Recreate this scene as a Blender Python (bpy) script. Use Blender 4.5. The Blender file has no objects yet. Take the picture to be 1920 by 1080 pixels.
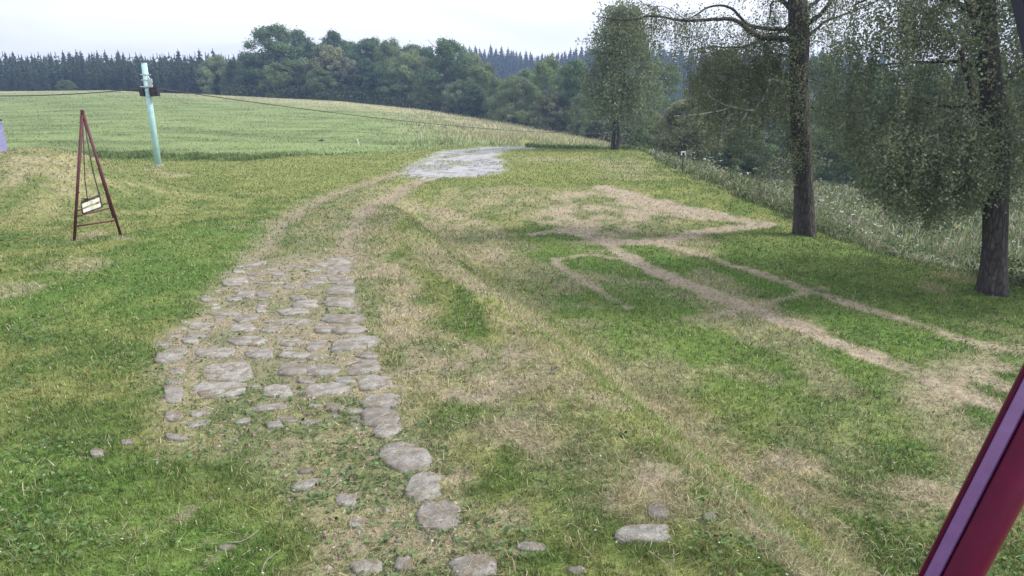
import bpy, math, random
import numpy as np
from mathutils import Vector

# ------------------------------------------------------------------ camera, world, sun
scene = bpy.context.scene
COL = scene.collection
CAMZ, PITCH, F = 3.2, math.radians(15.6), 1251.0
cam_d = bpy.data.cameras.new('camera')
cam_d.sensor_width = 36.0
cam_d.lens = 36.0 * F / 1920.0
cam_d.clip_start, cam_d.clip_end = 0.05, 3000
cam = bpy.data.objects.new('camera', cam_d)
COL.objects.link(cam)
cam.location = (0, 0, CAMZ)
cam.rotation_euler = (math.radians(90) - PITCH, 0, 0)
scene.camera = cam
scene.view_settings.view_transform = 'Standard'
scene.view_settings.look = 'None'
scene.view_settings.exposure = 0.50
scene.view_settings.gamma = 1.0
scene.view_settings.use_curve_mapping = False
scene.cycles.max_bounces = 6
scene.cycles.diffuse_bounces = 3
scene.cycles.transparent_max_bounces = 8
scene.cycles.volume_bounces = 0

SUN_EL, SUN_AZ = math.radians(42), math.radians(88)      # azimuth from +Y towards +X
world = bpy.data.worlds.new('World')
scene.world = world
world.use_nodes = True
nt = world.node_tree
nt.nodes.clear()
out = nt.nodes.new('ShaderNodeOutputWorld')
sky = nt.nodes.new('ShaderNodeTexSky')
sky.sky_type = 'NISHITA'
sky.sun_disc = False
sky.sun_elevation = SUN_EL
sky.sun_rotation = SUN_AZ
sky.dust_density = 2.5
bg1 = nt.nodes.new('ShaderNodeBackground')
bg1.inputs[1].default_value = 0.13
nt.links.new(sky.outputs[0], bg1.inputs[0])
tc = nt.nodes.new('ShaderNodeTexCoord')
mp = nt.nodes.new('ShaderNodeMapping')
mp.inputs['Scale'].default_value = (1.2, 1.2, 5.0)
nt.links.new(tc.outputs['Generated'], mp.inputs[0])
nz = nt.nodes.new('ShaderNodeTexNoise')
nz.inputs['Scale'].default_value = 1.7
nz.inputs['Detail'].default_value = 6
nz.inputs['Distortion'].default_value = 0.6
nt.links.new(mp.outputs[0], nz.inputs['Vector'])
cr = nt.nodes.new('ShaderNodeValToRGB')
cr.color_ramp.elements[0].position = 0.30
cr.color_ramp.elements[0].color = (0.74, 0.76, 0.84, 1)
cr.color_ramp.elements[1].position = 0.56
cr.color_ramp.elements[1].color = (1.04, 1.05, 1.08, 1)
nt.links.new(nz.outputs[0], cr.inputs[0])
bg2 = nt.nodes.new('ShaderNodeBackground')
bg2.inputs[1].default_value = 0.97
nt.links.new(cr.outputs[0], bg2.inputs[0])
mx = nt.nodes.new('ShaderNodeMixShader')
mx.inputs[0].default_value = 0.92
nt.links.new(bg1.outputs[0], mx.inputs[1])
nt.links.new(bg2.outputs[0], mx.inputs[2])
nt.links.new(mx.outputs[0], out.inputs[0])

sun_d = bpy.data.lights.new('sun', 'SUN')
sun_d.energy = 3.3
sun_d.angle = math.radians(11)
sun_d.color = (1.0, 0.94, 0.82)
sun = bpy.data.objects.new('sun', sun_d)
COL.objects.link(sun)
sd = Vector((math.sin(SUN_AZ) * math.cos(SUN_EL), math.cos(SUN_AZ) * math.cos(SUN_EL), math.sin(SUN_EL)))
sun.rotation_euler = (-sd).to_track_quat('-Z', 'Y').to_euler()

rng = np.random.default_rng(7)
random.seed(7)

# ------------------------------------------------------------------ helpers
def hsh(ix, iy, seed):
    n = (ix.astype(np.int64) * 374761393 + iy.astype(np.int64) * 668265263 + seed * 1442695041) & 0x7fffffff
    n = ((n ^ (n >> 13)) * 1274126177) & 0x7fffffff
    n = ((n ^ (n >> 16)) * 668265263) & 0x7fffffff
    return ((n ^ (n >> 15)) & 0xffff) / 65535.0

def vnoise(x, y, seed=0):
    x = np.asarray(x, float); y = np.asarray(y, float)
    ix, iy = np.floor(x), np.floor(y)
    fx, fy = x - ix, y - iy
    fx = fx * fx * (3 - 2 * fx); fy = fy * fy * (3 - 2 * fy)
    a, b = hsh(ix, iy, seed), hsh(ix + 1, iy, seed)
    c, d = hsh(ix, iy + 1, seed), hsh(ix + 1, iy + 1, seed)
    return (a * (1 - fx) + b * fx) * (1 - fy) + (c * (1 - fx) + d * fx) * fy

def fbm(x, y, seed=0, octaves=4):
    s = np.zeros(np.broadcast(x, y).shape); a, t = 0.5, 0.0
    for o in range(octaves):
        s = s + a * vnoise(np.asarray(x) * 2 ** o, np.asarray(y) * 2 ** o, seed + o * 17)
        t += a; a *= 0.5
    return s / t

def ss(v):
    v = np.clip(v, 0, 1)
    return v * v * (3 - 2 * v)

CP, SP = math.cos(PITCH), math.sin(PITCH)
def ray(px, py):
    u, v = (px - 960) / F, (540 - py) / F
    return u / (CP + v * SP), (-SP + v * CP) / (CP + v * SP)       # dX/dY, dZ/dY

# far edge of the meadow: skyline height along the ridge, 150 m out
RP = [(-600, 176), (0, 172), (200, 170), (450, 180), (640, 190), (800, 205), (950, 225), (1110, 250), (1300, 262)]
RT = np.array([ray(a, b)[0] for a, b in RP])
RZ = np.array([CAMZ + 150 * ray(a, b)[1] for a, b in RP])

BA, BB = np.array([-3.5, 19.6]), np.array([1.4, 5.2])              # top line of the bank beside the track
BD = (BB - BA) / np.linalg.norm(BB - BA)
def bank_dist(x, y):
    return -((x - BA[0]) * BD[1] - (y - BA[1]) * BD[0])            # positive on the lawn side

def H(x, y):
    x = np.asarray(x, float); y = np.asarray(y, float)
    t = x / np.maximum(y, 1.0)
    zr = np.interp(t, RT, RZ)
    z = zr * ss((y - 30) / 125.0)
    z = z - 0.012 * np.clip(y - 150, 0, 120)
    z = z + ss((y - 255) / 150.0) * (15 + 5 * np.interp(t, [-1, -0.3, -0.05, 0.1, 0.4, 1.0], [0, 0, 0.6, 0.35, 0.8, 0.6]))
    z = z - 2.7 * ss((x - 8.2 - 2.0 * ss((19 - y) / 6.0)) / 9.0) * (1 - ss((y - 55) / 60.0))
    z = z - 0.58 * ss(bank_dist(x, y) / 1.4) * ss((27 - y) / 7.0) * ss((x + 12) / 3)
    bd_ = bank_dist(x, y); z = z + 0.13 * np.exp(-((bd_ + .1) / .55) ** 2) * ss((24 - y) / 6.0)
    # grassed mound at the left, a low swell round the bend, dip of the ditch
    z = z + 1.75 * np.exp(-(((x + 15.4) / 3.0) ** 2 + ((y - 22.0) / 2.9) ** 2) ** 1.15)
    z = z + 0.25 * np.exp(-((y - 45) / 4.0) ** 2) * ss((x + 3) / 3) * ss((11 - x) / 3)
    z = z - 0.35 * np.exp(-((y - 38.6 + 0.12 * (x + 14)) / 1.1) ** 2) * ss((-12 - x) / 5) * .6
    for p_ in RUTS: z = z - 0.07 * np.exp(-(seg_dist(x, y, p_) / 0.42) ** 2)
    near = np.clip(40 / np.maximum(np.abs(y), 12), 0, 1)
    z = z + 0.022 * (fbm(x * 8, y * 8, 12, 2) - 0.5) * np.clip(14 / np.maximum(np.abs(y), 8), 0, 1)
    z = z + 0.10 * (fbm(x * 0.5, y * 0.5, 3, 3) - 0.5) * near + 0.035 * (fbm(x * 3, y * 3, 9, 3) - 0.5) * near
    z = z + 0.5 * (fbm(x * 0.06, y * 0.06, 5, 2) - 0.5) * ss((y - 60) / 40)
    return z

RUTS = []
def Hf(x, y):
    return float(H(np.array([x]), np.array([y]))[0])

def at(px, py):
    """where the line of sight through a photo point meets the terrain"""
    a, b = ray(px, py)
    ys = np.geomspace(2.5, 420, 1400)
    zs = H(a * ys, ys)
    hit = np.nonzero(CAMZ + b * ys < zs)[0]
    if len(hit) == 0:
        Y = 150.0
    else:
        i = max(hit[0], 1)
        lo, hi = ys[i - 1], ys[i]
        for _ in range(12):
            m = (lo + hi) / 2
            if CAMZ + b * m < Hf(a * m, m): hi = m
            else: lo = m
        Y = hi
    return Vector((a * Y, Y, Hf(a * Y, Y)))

def atY(px, py, Y):
    a, b = ray(px, py)
    return Vector((a * Y, Y, CAMZ + b * Y))

def wpoly(pts):
    return np.array([tuple(at(*p))[:2] for p in pts])

def seg_dist(x, y, poly):
    d = np.full(x.shape, 1e9)
    for (x0, y0), (x1, y1) in zip(poly[:-1], poly[1:]):
        dx, dy = x1 - x0, y1 - y0
        t = np.clip(((x - x0) * dx + (y - y0) * dy) / (dx * dx + dy * dy + 1e-9), 0, 1)
        d = np.minimum(d, np.hypot(x - x0 - t * dx, y - y0 - t * dy))
    return d

def inside(x, y, poly):
    r = np.zeros(x.shape, bool)
    n = len(poly)
    for i in range(n):
        x0, y0 = poly[i]; x1, y1 = poly[(i + 1) % n]
        c = ((y0 > y) != (y1 > y)) & (x < (x1 - x0) * (y - y0) / (y1 - y0 + 1e-12) + x0)
        r ^= c
    return r

def poly_field(x, y, poly, soft):
    """1 inside a polygon, fading over 'soft' metres across its outline"""
    d = seg_dist(x, y, np.vstack([poly, poly[:1]]))
    s = np.where(inside(x, y, poly), d, -d)
    return ss(s / soft * 0.5 + 0.5)

def tag(o, label=None, cat=None, group=None, kind=None):
    if label: o['label'] = label
    if cat: o['category'] = cat
    if group: o['group'] = group
    if kind: o['kind'] = kind
    return o

def link(name, me, mat=None, parent=None):
    if mat is not None and len(me.materials) == 0: me.materials.append(mat)
    o = bpy.data.objects.new(name, me)
    COL.objects.link(o)
    if parent: o.parent = parent
    return o

def empty(name, loc=(0, 0, 0), rz=0):
    o = bpy.data.objects.new(name, None)
    o.empty_display_size = 0.2
    COL.objects.link(o)
    o.location = loc; o.rotation_euler = (0, 0, rz)
    return o

def np_mesh(name, V, Fc, tint=None, smooth=False):
    """V (n,3), Fc (m,k) same-size faces, tint (n,3)"""
    me = bpy.data.meshes.new(name)
    V = np.ascontiguousarray(V, np.float32); Fc = np.ascontiguousarray(Fc, np.int32)
    n, (m, k) = len(V), Fc.shape
    me.vertices.add(n); me.vertices.foreach_set('co', V.ravel())
    me.loops.add(m * k); me.loops.foreach_set('vertex_index', Fc.ravel())
    me.polygons.add(m)
    me.polygons.foreach_set('loop_start', np.arange(0, m * k, k, dtype=np.int32))
    me.polygons.foreach_set('use_smooth', np.full(m, smooth, bool))
    me.update(calc_edges=True)
    if tint is not None:
        at_ = me.color_attributes.new('tint', 'FLOAT_COLOR', 'POINT')
        c = np.ones((n, 4), np.float32); c[:, :3] = tint
        at_.data.foreach_set('color', c.ravel())
    return me

class MB:
    def __init__(s): s.v = []; s.f = []
    def add(s, vs, fs):
        o = len(s.v); s.v += [tuple(v) for v in vs]; s.f += [tuple(i + o for i in f) for f in fs]
        return s
    def box(s, c, size, rot=None):
        c = Vector(c); hx, hy, hz = [q / 2 for q in size]
        vs = [Vector((x, y, z)) for x in (-hx, hx) for y in (-hy, hy) for z in (-hz, hz)]
        if rot is not None: vs = [rot @ v for v in vs]
        return s.add([c + v for v in vs], [(0, 1, 3, 2), (4, 6, 7, 5), (0, 4, 5, 1), (2, 3, 7, 6), (0, 2, 6, 4), (1, 5, 7, 3)])
    def tube(s, pts, radii, n=8, caps=True):
        pts = [Vector(p) for p in pts]
        if not hasattr(radii, '__len__'): radii = [radii] * len(pts)
        prev = None; vs = []; fs = []
        for i, p in enumerate(pts):
            d = (pts[min(i + 1, len(pts) - 1)] - pts[max(i - 1, 0)]).normalized()
            a = Vector((0, 0, 1)) if abs(d.z) < 0.9 else Vector((1, 0, 0))
            if prev is not None: a = prev
            e1 = (a - d * a.dot(d)).normalized(); e2 = d.cross(e1); prev = e1
            for k in range(n):
                q = 2 * math.pi * k / n
                vs.append(p + (e1 * math.cos(q) + e2 * math.sin(q)) * radii[i])
        for i in range(len(pts) - 1):
            for k in range(n):
                fs.append((i * n + k, i * n + (k + 1) % n, (i + 1) * n + (k + 1) % n, (i + 1) * n + k))
        if caps:
            fs.append(tuple(range(n))[::-1]); fs.append(tuple((len(pts) - 1) * n + k for k in range(n)))
        return s.add(vs, fs)
    def cyl(s, c, axis, r, h, n=16):
        a = Vector(axis).normalized(); c = Vector(c)
        return s.tube([c - a * h / 2, c + a * h / 2], r, n)
    def build(s, name, mat, parent=None, smooth=False):
        me = bpy.data.meshes.new(name); me.from_pydata(s.v, [], s.f); me.update()
        if smooth:
            me.polygons.foreach_set('use_smooth', [len(p.vertices) == 4 for p in me.polygons])
        return link(name, me, mat, parent)

# ------------------------------------------------------------------ materials
def newmat(name):
    m = bpy.data.materials.new(name); m.use_nodes = True
    return m, m.node_tree, m.node_tree.nodes['Principled BSDF']

def noise_node(nt, scale, detail=4, rough=0.6, coord='Object'):
    tc = nt.nodes.new('ShaderNodeTexCoord')
    n = nt.nodes.new('ShaderNodeTexNoise')
    n.inputs['Scale'].default_value = scale; n.inputs['Detail'].default_value = detail
    n.inputs['Roughness'].default_value = rough
    nt.links.new(tc.outputs[coord], n.inputs['Vector'])
    return n

def ramp(nt, fac, stops):
    r = nt.nodes.new('ShaderNodeValToRGB')
    e = r.color_ramp.elements
    while len(e) < len(stops): e.new(0.5)
    for k, (p, c) in enumerate(stops):
        e[k].position = p; e[k].color = (*c, 1)
    nt.links.new(fac, r.inputs[0])
    return r

def mult(nt, a, b, fac=1.0):
    m = nt.nodes.new('ShaderNodeMix'); m.data_type = 'RGBA'; m.blend_type = 'MULTIPLY'
    m.inputs[0].default_value = fac
    nt.links.new(a, m.inputs[6]); nt.links.new(b, m.inputs[7])
    return m.outputs[2]

def bump(nt, p, h, strength, dist):
    b = nt.nodes.new('ShaderNodeBump')
    b.inputs['Strength'].default_value = strength; b.inputs['Distance'].default_value = dist
    nt.links.new(h, b.inputs['Height']); nt.links.new(b.outputs[0], p.inputs['Normal'])

def mat_ground():
    m, t, p = newmat('soil_and_turf')
    a = t.nodes.new('ShaderNodeAttribute'); a.attribute_name = 'tint'
    n1 = noise_node(t, 9, 6, 0.7); n2 = noise_node(t, 70, 3, 0.7)
    r1 = ramp(t, n1.outputs[0], [(0.3, (0.62, 0.62, 0.60)), (0.7, (1.35, 1.33, 1.28))])
    r2 = ramp(t, n2.outputs[0], [(0.3, (0.6, 0.6, 0.58)), (0.7, (1.4, 1.38, 1.36))])
    c = mult(t, mult(t, a.outputs['Color'], r1.outputs[0]), r2.outputs[0])
    t.links.new(c, p.inputs['Base Color'])
    p.inputs['Roughness'].default_value = 0.95
    p.inputs['Specular IOR Level'].default_value = 0.1
    bump(t, p, n2.outputs[0], 0.6, 0.02)
    return m

def mat_leaf(name, translucent=0.3, spec=0.3, attr='tint', objvar=False):
    m = bpy.data.materials.new(name); m.use_nodes = True
    t = m.node_tree; t.nodes.clear()
    o = t.nodes.new('ShaderNodeOutputMaterial')
    a = t.nodes.new('ShaderNodeAttribute'); a.attribute_name = attr
    col = a.outputs['Color']
    if objvar:
        oi = t.nodes.new('ShaderNodeObjectInfo')
        r = ramp(t, oi.outputs['Random'], [(0, (0.74, 0.80, 0.82)), (0.5, (1.0, 1.0, 0.95)), (1, (1.18, 1.16, 1.0))])
        col = mult(t, col, r.outputs[0])
    p = t.nodes.new('ShaderNodeBsdfPrincipled')
    p.inputs['Roughness'].default_value = 0.55; p.inputs['Specular IOR Level'].default_value = spec
    tr = t.nodes.new('ShaderNodeBsdfTranslucent')
    mxs = t.nodes.new('ShaderNodeMixShader'); mxs.inputs[0].default_value = translucent
    t.links.new(col, p.inputs['Base Color']); t.links.new(col, tr.inputs['Color'])
    t.links.new(p.outputs[0], mxs.inputs[1]); t.links.new(tr.outputs[0], mxs.inputs[2])
    t.links.new(mxs.outputs[0], o.inputs[0])
    return m

def mat_noise(name, c0, c1, scale, rough=0.8, bscale=None, bstr=0.3, bdist=0.01, spec=0.3, metal=0, stops=(0.35, 0.65)):
    m, t, p = newmat(name)
    n = noise_node(t, scale, 6, 0.65)
    r = ramp(t, n.outputs[0], [(stops[0], c0), (stops[1], c1)])
    t.links.new(r.outputs[0], p.inputs['Base Color'])
    p.inputs['Roughness'].default_value = rough; p.inputs['Specular IOR Level'].default_value = spec
    p.inputs['Metallic'].default_value = metal
    if bscale:
        b = noise_node(t, bscale, 6, 0.7)
        bump(t, p, b.outputs[0], bstr, bdist)
    return m

def mat_stone():
    m, t, p = newmat('weathered_sandstone')
    n = noise_node(t, 7, 6, 0.7); n2 = noise_node(t, 60, 4, 0.8)
    oi = t.nodes.new('ShaderNodeObjectInfo')
    r = ramp(t, n.outputs[0], [(0.3, (0.16, 0.148, 0.135)), (0.5, (0.28, 0.265, 0.25)), (0.72, (0.43, 0.42, 0.41))])
    r2 = ramp(t, n2.outputs[0], [(0.3, (0.6, 0.6, 0.6)), (0.68, (1.2, 1.2, 1.2))])
    r3 = ramp(t, oi.outputs['Random'], [(0, (0.80, 0.77, 0.75)), (0.5, (1, 1, 1)), (1, (1.16, 1.16, 1.14))])
    n3 = noise_node(t, 3.2, 8, .8, 'Object')
    geo = t.nodes.new('ShaderNodeNewGeometry'); n3.inputs['Scale'].default_value = 5.0
    t.links.new(geo.outputs['Position'], n3.inputs['Vector'])
    rm = ramp(t, n3.outputs[0], [(.50, (0, 0, 0)), (.58, (1, 1, 1))])
    dm = t.nodes.new('ShaderNodeMix'); dm.data_type = 'RGBA'
    t.links.new(rm.outputs[0], dm.inputs[0])
    t.links.new(mult(t, mult(t, r.outputs[0], r2.outputs[0]), r3.outputs[0]), dm.inputs[6])
    dm.inputs[7].default_value = (.17, .145, .10, 1)
    t.links.new(dm.outputs[2], p.inputs['Base Color'])
    p.inputs['Roughness'].default_value = 0.85
    b = noise_node(t, 22, 8, 0.75)
    bump(t, p, b.outputs[0], 0.9, 0.03)
    return m

def mat_bark():
    m, t, p = newmat('fissured_birch_bark')
    tc = t.nodes.new('ShaderNodeTexCoord'); mp = t.nodes.new('ShaderNodeMapping')
    mp.inputs['Scale'].default_value = (1, 1, 0.28)
    t.links.new(tc.outputs['Object'], mp.inputs[0])
    n = t.nodes.new('ShaderNodeTexNoise'); n.inputs['Scale'].default_value = 16; n.inputs['Detail'].default_value = 7
    n.inputs['Roughness'].default_value = 0.7
    t.links.new(mp.outputs[0], n.inputs['Vector'])
    v = t.nodes.new('ShaderNodeTexVoronoi'); v.inputs['Scale'].default_value = 11; v.feature = 'DISTANCE_TO_EDGE'
    t.links.new(mp.outputs[0], v.inputs['Vector'])
    r = ramp(t, n.outputs[0], [(0.3, (0.028, 0.025, 0.028)), (0.55, (0.075, 0.065, 0.066)), (0.75, (0.20, 0.185, 0.185))])
    r2 = ramp(t, v.outputs['Distance'], [(0.0, (0.45, 0.43, 0.43)), (0.18, (1, 1, 1))])
    t.links.new(mult(t, r.outputs[0], r2.outputs[0]), p.inputs['Base Color'])
    p.inputs['Roughness'].default_value = 0.9
    b1 = t.nodes.new('ShaderNodeMath'); b1.operation = 'MULTIPLY'
    t.links.new(n.outputs[0], b1.inputs[0]); t.links.new(r2.outputs[0], b1.inputs[1])
    bump(t, p, b1.outputs[0], 1.0, 0.05)
    return m

def mat_road():
    m, t, p = newmat('broken_concrete_and_grit')
    a = t.nodes.new('ShaderNodeAttribute'); a.attribute_name = 'tint'
    n1 = noise_node(t, .9, 8, .75); n2 = noise_node(t, 3.5, 8, .85)
    tc = t.nodes.new('ShaderNodeTexCoord'); v = t.nodes.new('ShaderNodeTexVoronoi'); v.feature = 'DISTANCE_TO_EDGE'; v.inputs['Scale'].default_value = .42
    mxv = t.nodes.new('ShaderNodeMix'); mxv.data_type = 'VECTOR'; mxv.inputs[0].default_value = .45
    t.links.new(tc.outputs['Object'], mxv.inputs[4]); t.links.new(n1.outputs['Color'], mxv.inputs[5])
    t.links.new(mxv.outputs[1], v.inputs['Vector'])
    r0 = ramp(t, v.outputs['Distance'], [(0.0, (.62, .62, .58)), (.015, (1, 1, 1))])
    r1 = ramp(t, n1.outputs[0], [(.36, (.45, .43, .38)), (.46, (.95, .95, .95)), (.66, (1.15, 1.15, 1.2))])
    r2 = ramp(t, n2.outputs[0], [(.36, (.55, .54, .5)), (.64, (1.25, 1.25, 1.3))])
    t.links.new(mult(t, mult(t, mult(t, a.outputs['Color'], r1.outputs[0]), r2.outputs[0]), r0.outputs[0]), p.inputs['Base Color'])
    p.inputs['Roughness'].default_value = .9
    bump(t, p, n2.outputs[0], .8, .03)
    return m

M = {}
M['road'] = mat_road()
M['ground'] = mat_ground()
M['grass'] = mat_leaf('grass_blades', 0.25, 0.15)
M['leaf'] = mat_leaf('birch_leaves', 0.42, 0.35)
M['crown'] = mat_leaf('broadleaf_foliage', 0.35, 0.2, objvar=True)
M['needle'] = mat_leaf('spruce_needles', 0.08, 0.1, objvar=True)
M['stone'] = mat_stone()
M['bark'] = mat_bark()
M['farbark'] = mat_noise('distant_bark', (0.06, 0.05, 0.045), (0.14, 0.12, 0.10), 3)
M['palebark'] = mat_noise('pale_branch_bark', (0.10, 0.09, 0.09), (0.42, 0.41, 0.42), 7, 0.8, stops=(0.42, 0.58))
M['rust'] = mat_noise('rusty_red_paint', (0.07, 0.022, 0.03), (0.13, 0.042, 0.05), 14, 0.6, 60, 0.3, 0.002)
M['chain'] = mat_noise('dark_iron', (0.03, 0.028, 0.03), (0.07, 0.06, 0.06), 20, 0.5)
M['whitewood'] = mat_noise('flaking_white_paint', (0.28, 0.26, 0.24), (0.82, 0.82, 0.8), 22, 0.7, stops=(0.30, 0.42))
M['teal'] = mat_noise('pale_turquoise_paint', (0.32, 0.54, 0.57), (0.44, 0.66, 0.69), 5, 0.4, 40, 0.1, 0.002, spec=0.5)
M['galv'] = mat_noise('galvanised_steel', (0.42, 0.46, 0.50), (0.60, 0.64, 0.68), 30, 0.4, metal=0.5)
M['rubber'] = mat_noise('black_rubber_housing', (0.02, 0.02, 0.028), (0.05, 0.05, 0.06), 12, 0.6)
M['lilac'] = mat_noise('faded_violet_paint', (0.17, 0.17, 0.36), (0.27, 0.26, 0.48), 4, 0.45, spec=0.5)
M['white'] = mat_noise('white_plastic', (0.7, 0.7, 0.7), (0.85, 0.85, 0.85), 20, 0.5)
M['wood'] = mat_noise('weathered_grey_wood', (0.20, 0.17, 0.14), (0.42, 0.38, 0.33), 18, 0.85)
M['palewood'] = mat_noise('bleached_wood', (0.5, 0.48, 0.42), (0.75, 0.73, 0.68), 18, 0.85)

# ------------------------------------------------------------------ surface colours of the ground (own colours of turf, hay, soil)
SWARD = dict(
    mow=[(0, 470), (330, 300)])
ruts = [  # bare wheel ruts: (polyline, half width m, strength)
    (wpoly([(420, 560), (470, 500), (530, 415), (600, 372), (700, 338), (770, 318)]), 0.60, 0.9),
    (wpoly([(640, 500), (652, 450), (672, 410), (705, 378), (760, 350), (800, 335)]), 0.62, 1.0),
    (wpoly([(560, 520), (590, 440), (640, 390), (720, 350)]), 1.0, 0.45),
    (wpoly([(420, 545), (345, 625), (290, 690), (302, 790)]), 0.16, 0.95),
]
RUTS_ = [ruts[0][0], ruts[1][0]]
track_poly = wpoly([(300, 640), (290, 700), (305, 800), (300, 860), (430, 870), (560, 960), (600, 1070), (640, 1180), (940, 1180), (930, 1040),
                    (865, 950), (800, 850), (745, 730), (700, 620), (668, 540), (664, 480), (600, 470), (520, 478), (455, 490), (400, 560)])
road_poly = wpoly([(762, 330), (755, 318), (800, 296), (830, 283), (900, 276.5), (1000, 274.5), (1085, 275.5), (1000, 279), (945, 281), (932, 296), (945, 310), (940, 326), (880, 332), (820, 333)])
paths = [
    (wpoly([(1130, 352), (1200, 372), (1290, 392), (1430, 421)]), 0.65, 1.0),
    (wpoly([(1180, 395), (1300, 405), (1420, 418)]), 0.6, 0.85),
    (wpoly([(1000, 440), (1060, 430), (1130, 452), (1240, 455), (1320, 435), (1430, 423)]), 0.42, 0.95),
    (wpoly([(1110, 440), (1180, 483), (1250, 520), (1400, 577), (1560, 640), (1700, 690), (1900, 775)]), 0.30, 1.0),
    (wpoly([(1230, 458), (1320, 478), (1420, 512), (1600, 572), (1750, 617), (1880, 658)]), 0.22, 0.8),
    (wpoly([(1035, 485), (1070, 515), (1130, 550), (1180, 578)]), 0.12, 0.7),
    (wpoly([(1035, 487), (1110, 478), (1150, 484)]), 0.14, 0.7),
    (wpoly([(1400, 580), (1470, 560), (1545, 540)]), 0.14, 0.7),
    (wpoly([(1290, 598), (1360, 588), (1410, 580)]), 0.10, 0.5),
]
worn_poly = wpoly([(1730, 690), (1920, 640), (2150, 720), (2150, 900), (1920, 930), (1820, 960), (1790, 900), (1850, 830), (1760, 770), (1690, 740)])
worn_poly2 = wpoly([(1060, 360), (1180, 355), (1290, 395), (1200, 425), (1130, 470), (1060, 440), (1000, 420)])
dryzones = [
    (wpoly([(760, 385), (850, 405), (900, 440), (905, 480)]), 1.0, 0.9),
    (wpoly([(700, 500), (740, 590), (810, 660), (910, 730), (1000, 800), (1090, 860), (1180, 900)]), 0.6, .85),
    (wpoly([(700, 450), (720, 600), (790, 700), (880, 800)]), 0.45, 0.35),
    (wpoly([(1000, 600), (1080, 670), (1200, 750), (1330, 850), (1500, 930)]), 0.28, 0.7),
    (wpoly([(960, 610), (1060, 700), (1160, 800), (1280, 860)]), 0.30, 0.55),
    (wpoly([(135, 452), (185, 440), (230, 442)]), 0.35, 0.6),
    (wpoly([(280, 318), (300, 322), (340, 330)]), 0.5, 0.7),
    (wpoly([(1480, 870), (1600, 900), (1780, 930)]), 0.30, 0.85),
    (wpoly([(1330, 960), (1500, 930), (1700, 950)]), 0.30, 0.5),
    (wpoly([(1380, 690), (1480, 720), (1600, 770)]), 0.25, 0.35),
    (wpoly([(930, 370), (1100, 390), (1180, 410)]), 2.6, 0.55),
    (wpoly([(1000, 300), (1150, 300), (1180, 330)]), 2.0, 0.35),
    (wpoly([(560, 660), (700, 700), (770, 900), (860, 1000)]), 0.5, 0.35),
]
RUTS += RUTS_
VE = np.array([(10.9, 8), (10.7, 12), (10.5, 15.5), (9.9, 19.5), (8.9, 22.5), (7.9, 25.5), (7.7, 33), (8.4, 42), (8.6, 60)])
def xe(y): return np.interp(y, VE[:, 1], VE[:, 0])
mound_c = (-15.2, 21.6)
lushzones = [
    (wpoly([(960, 470), (1040, 560), (1160, 640), (1300, 700)]), 0.7, 0.8),
    (wpoly([(1090, 500), (1200, 540), (1330, 590)]), 0.5, 1.0),
    (wpoly([(1240, 485), (1350, 510), (1490, 550)]), 0.55, 1.0),
    (wpoly([(1500, 580), (1650, 620), (1820, 680)]), 0.6, 0.9),
    (wpoly([(1200, 437), (1300, 428)]), 0.3, 1.0),
    (wpoly([(1765, 735), (1820, 740)]), 0.2, 0.9),
    (wpoly([(40, 560), (200, 560), (420, 440)]), 2.0, 0.6),
    (wpoly([(0, 900), (120, 960), (330, 1060)]), 0.8, 0.8),
    (wpoly([(1150, 870), (1260, 880), (1500, 1060)]), 0.35, 0.5),
    (wpoly([(700, 600), (715, 640)]), 0.16, 1.0),
]
ditch_line = wpoly([(-300, 292), (190, 296), (330, 300), (480, 300), (620, 292), (760, 285), (860, 277)])

def C(*v): return np.array(v)
GREEN, YELLOW, DRYC = C(.105, .158, .048), C(.20, .228, .085), C(.37, .325, .225)
HAY, SOIL, GRAVEL, TRKSOIL = C(.37, .315, .275), C(.235, .17, .135), C(.42, .42, .45), C(.28, .235, .205)
MEAD, MSTRAW, LUSH = C(.178, .238, .108), C(.39, .365, .25), C(.10, .190, .045)

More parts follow.
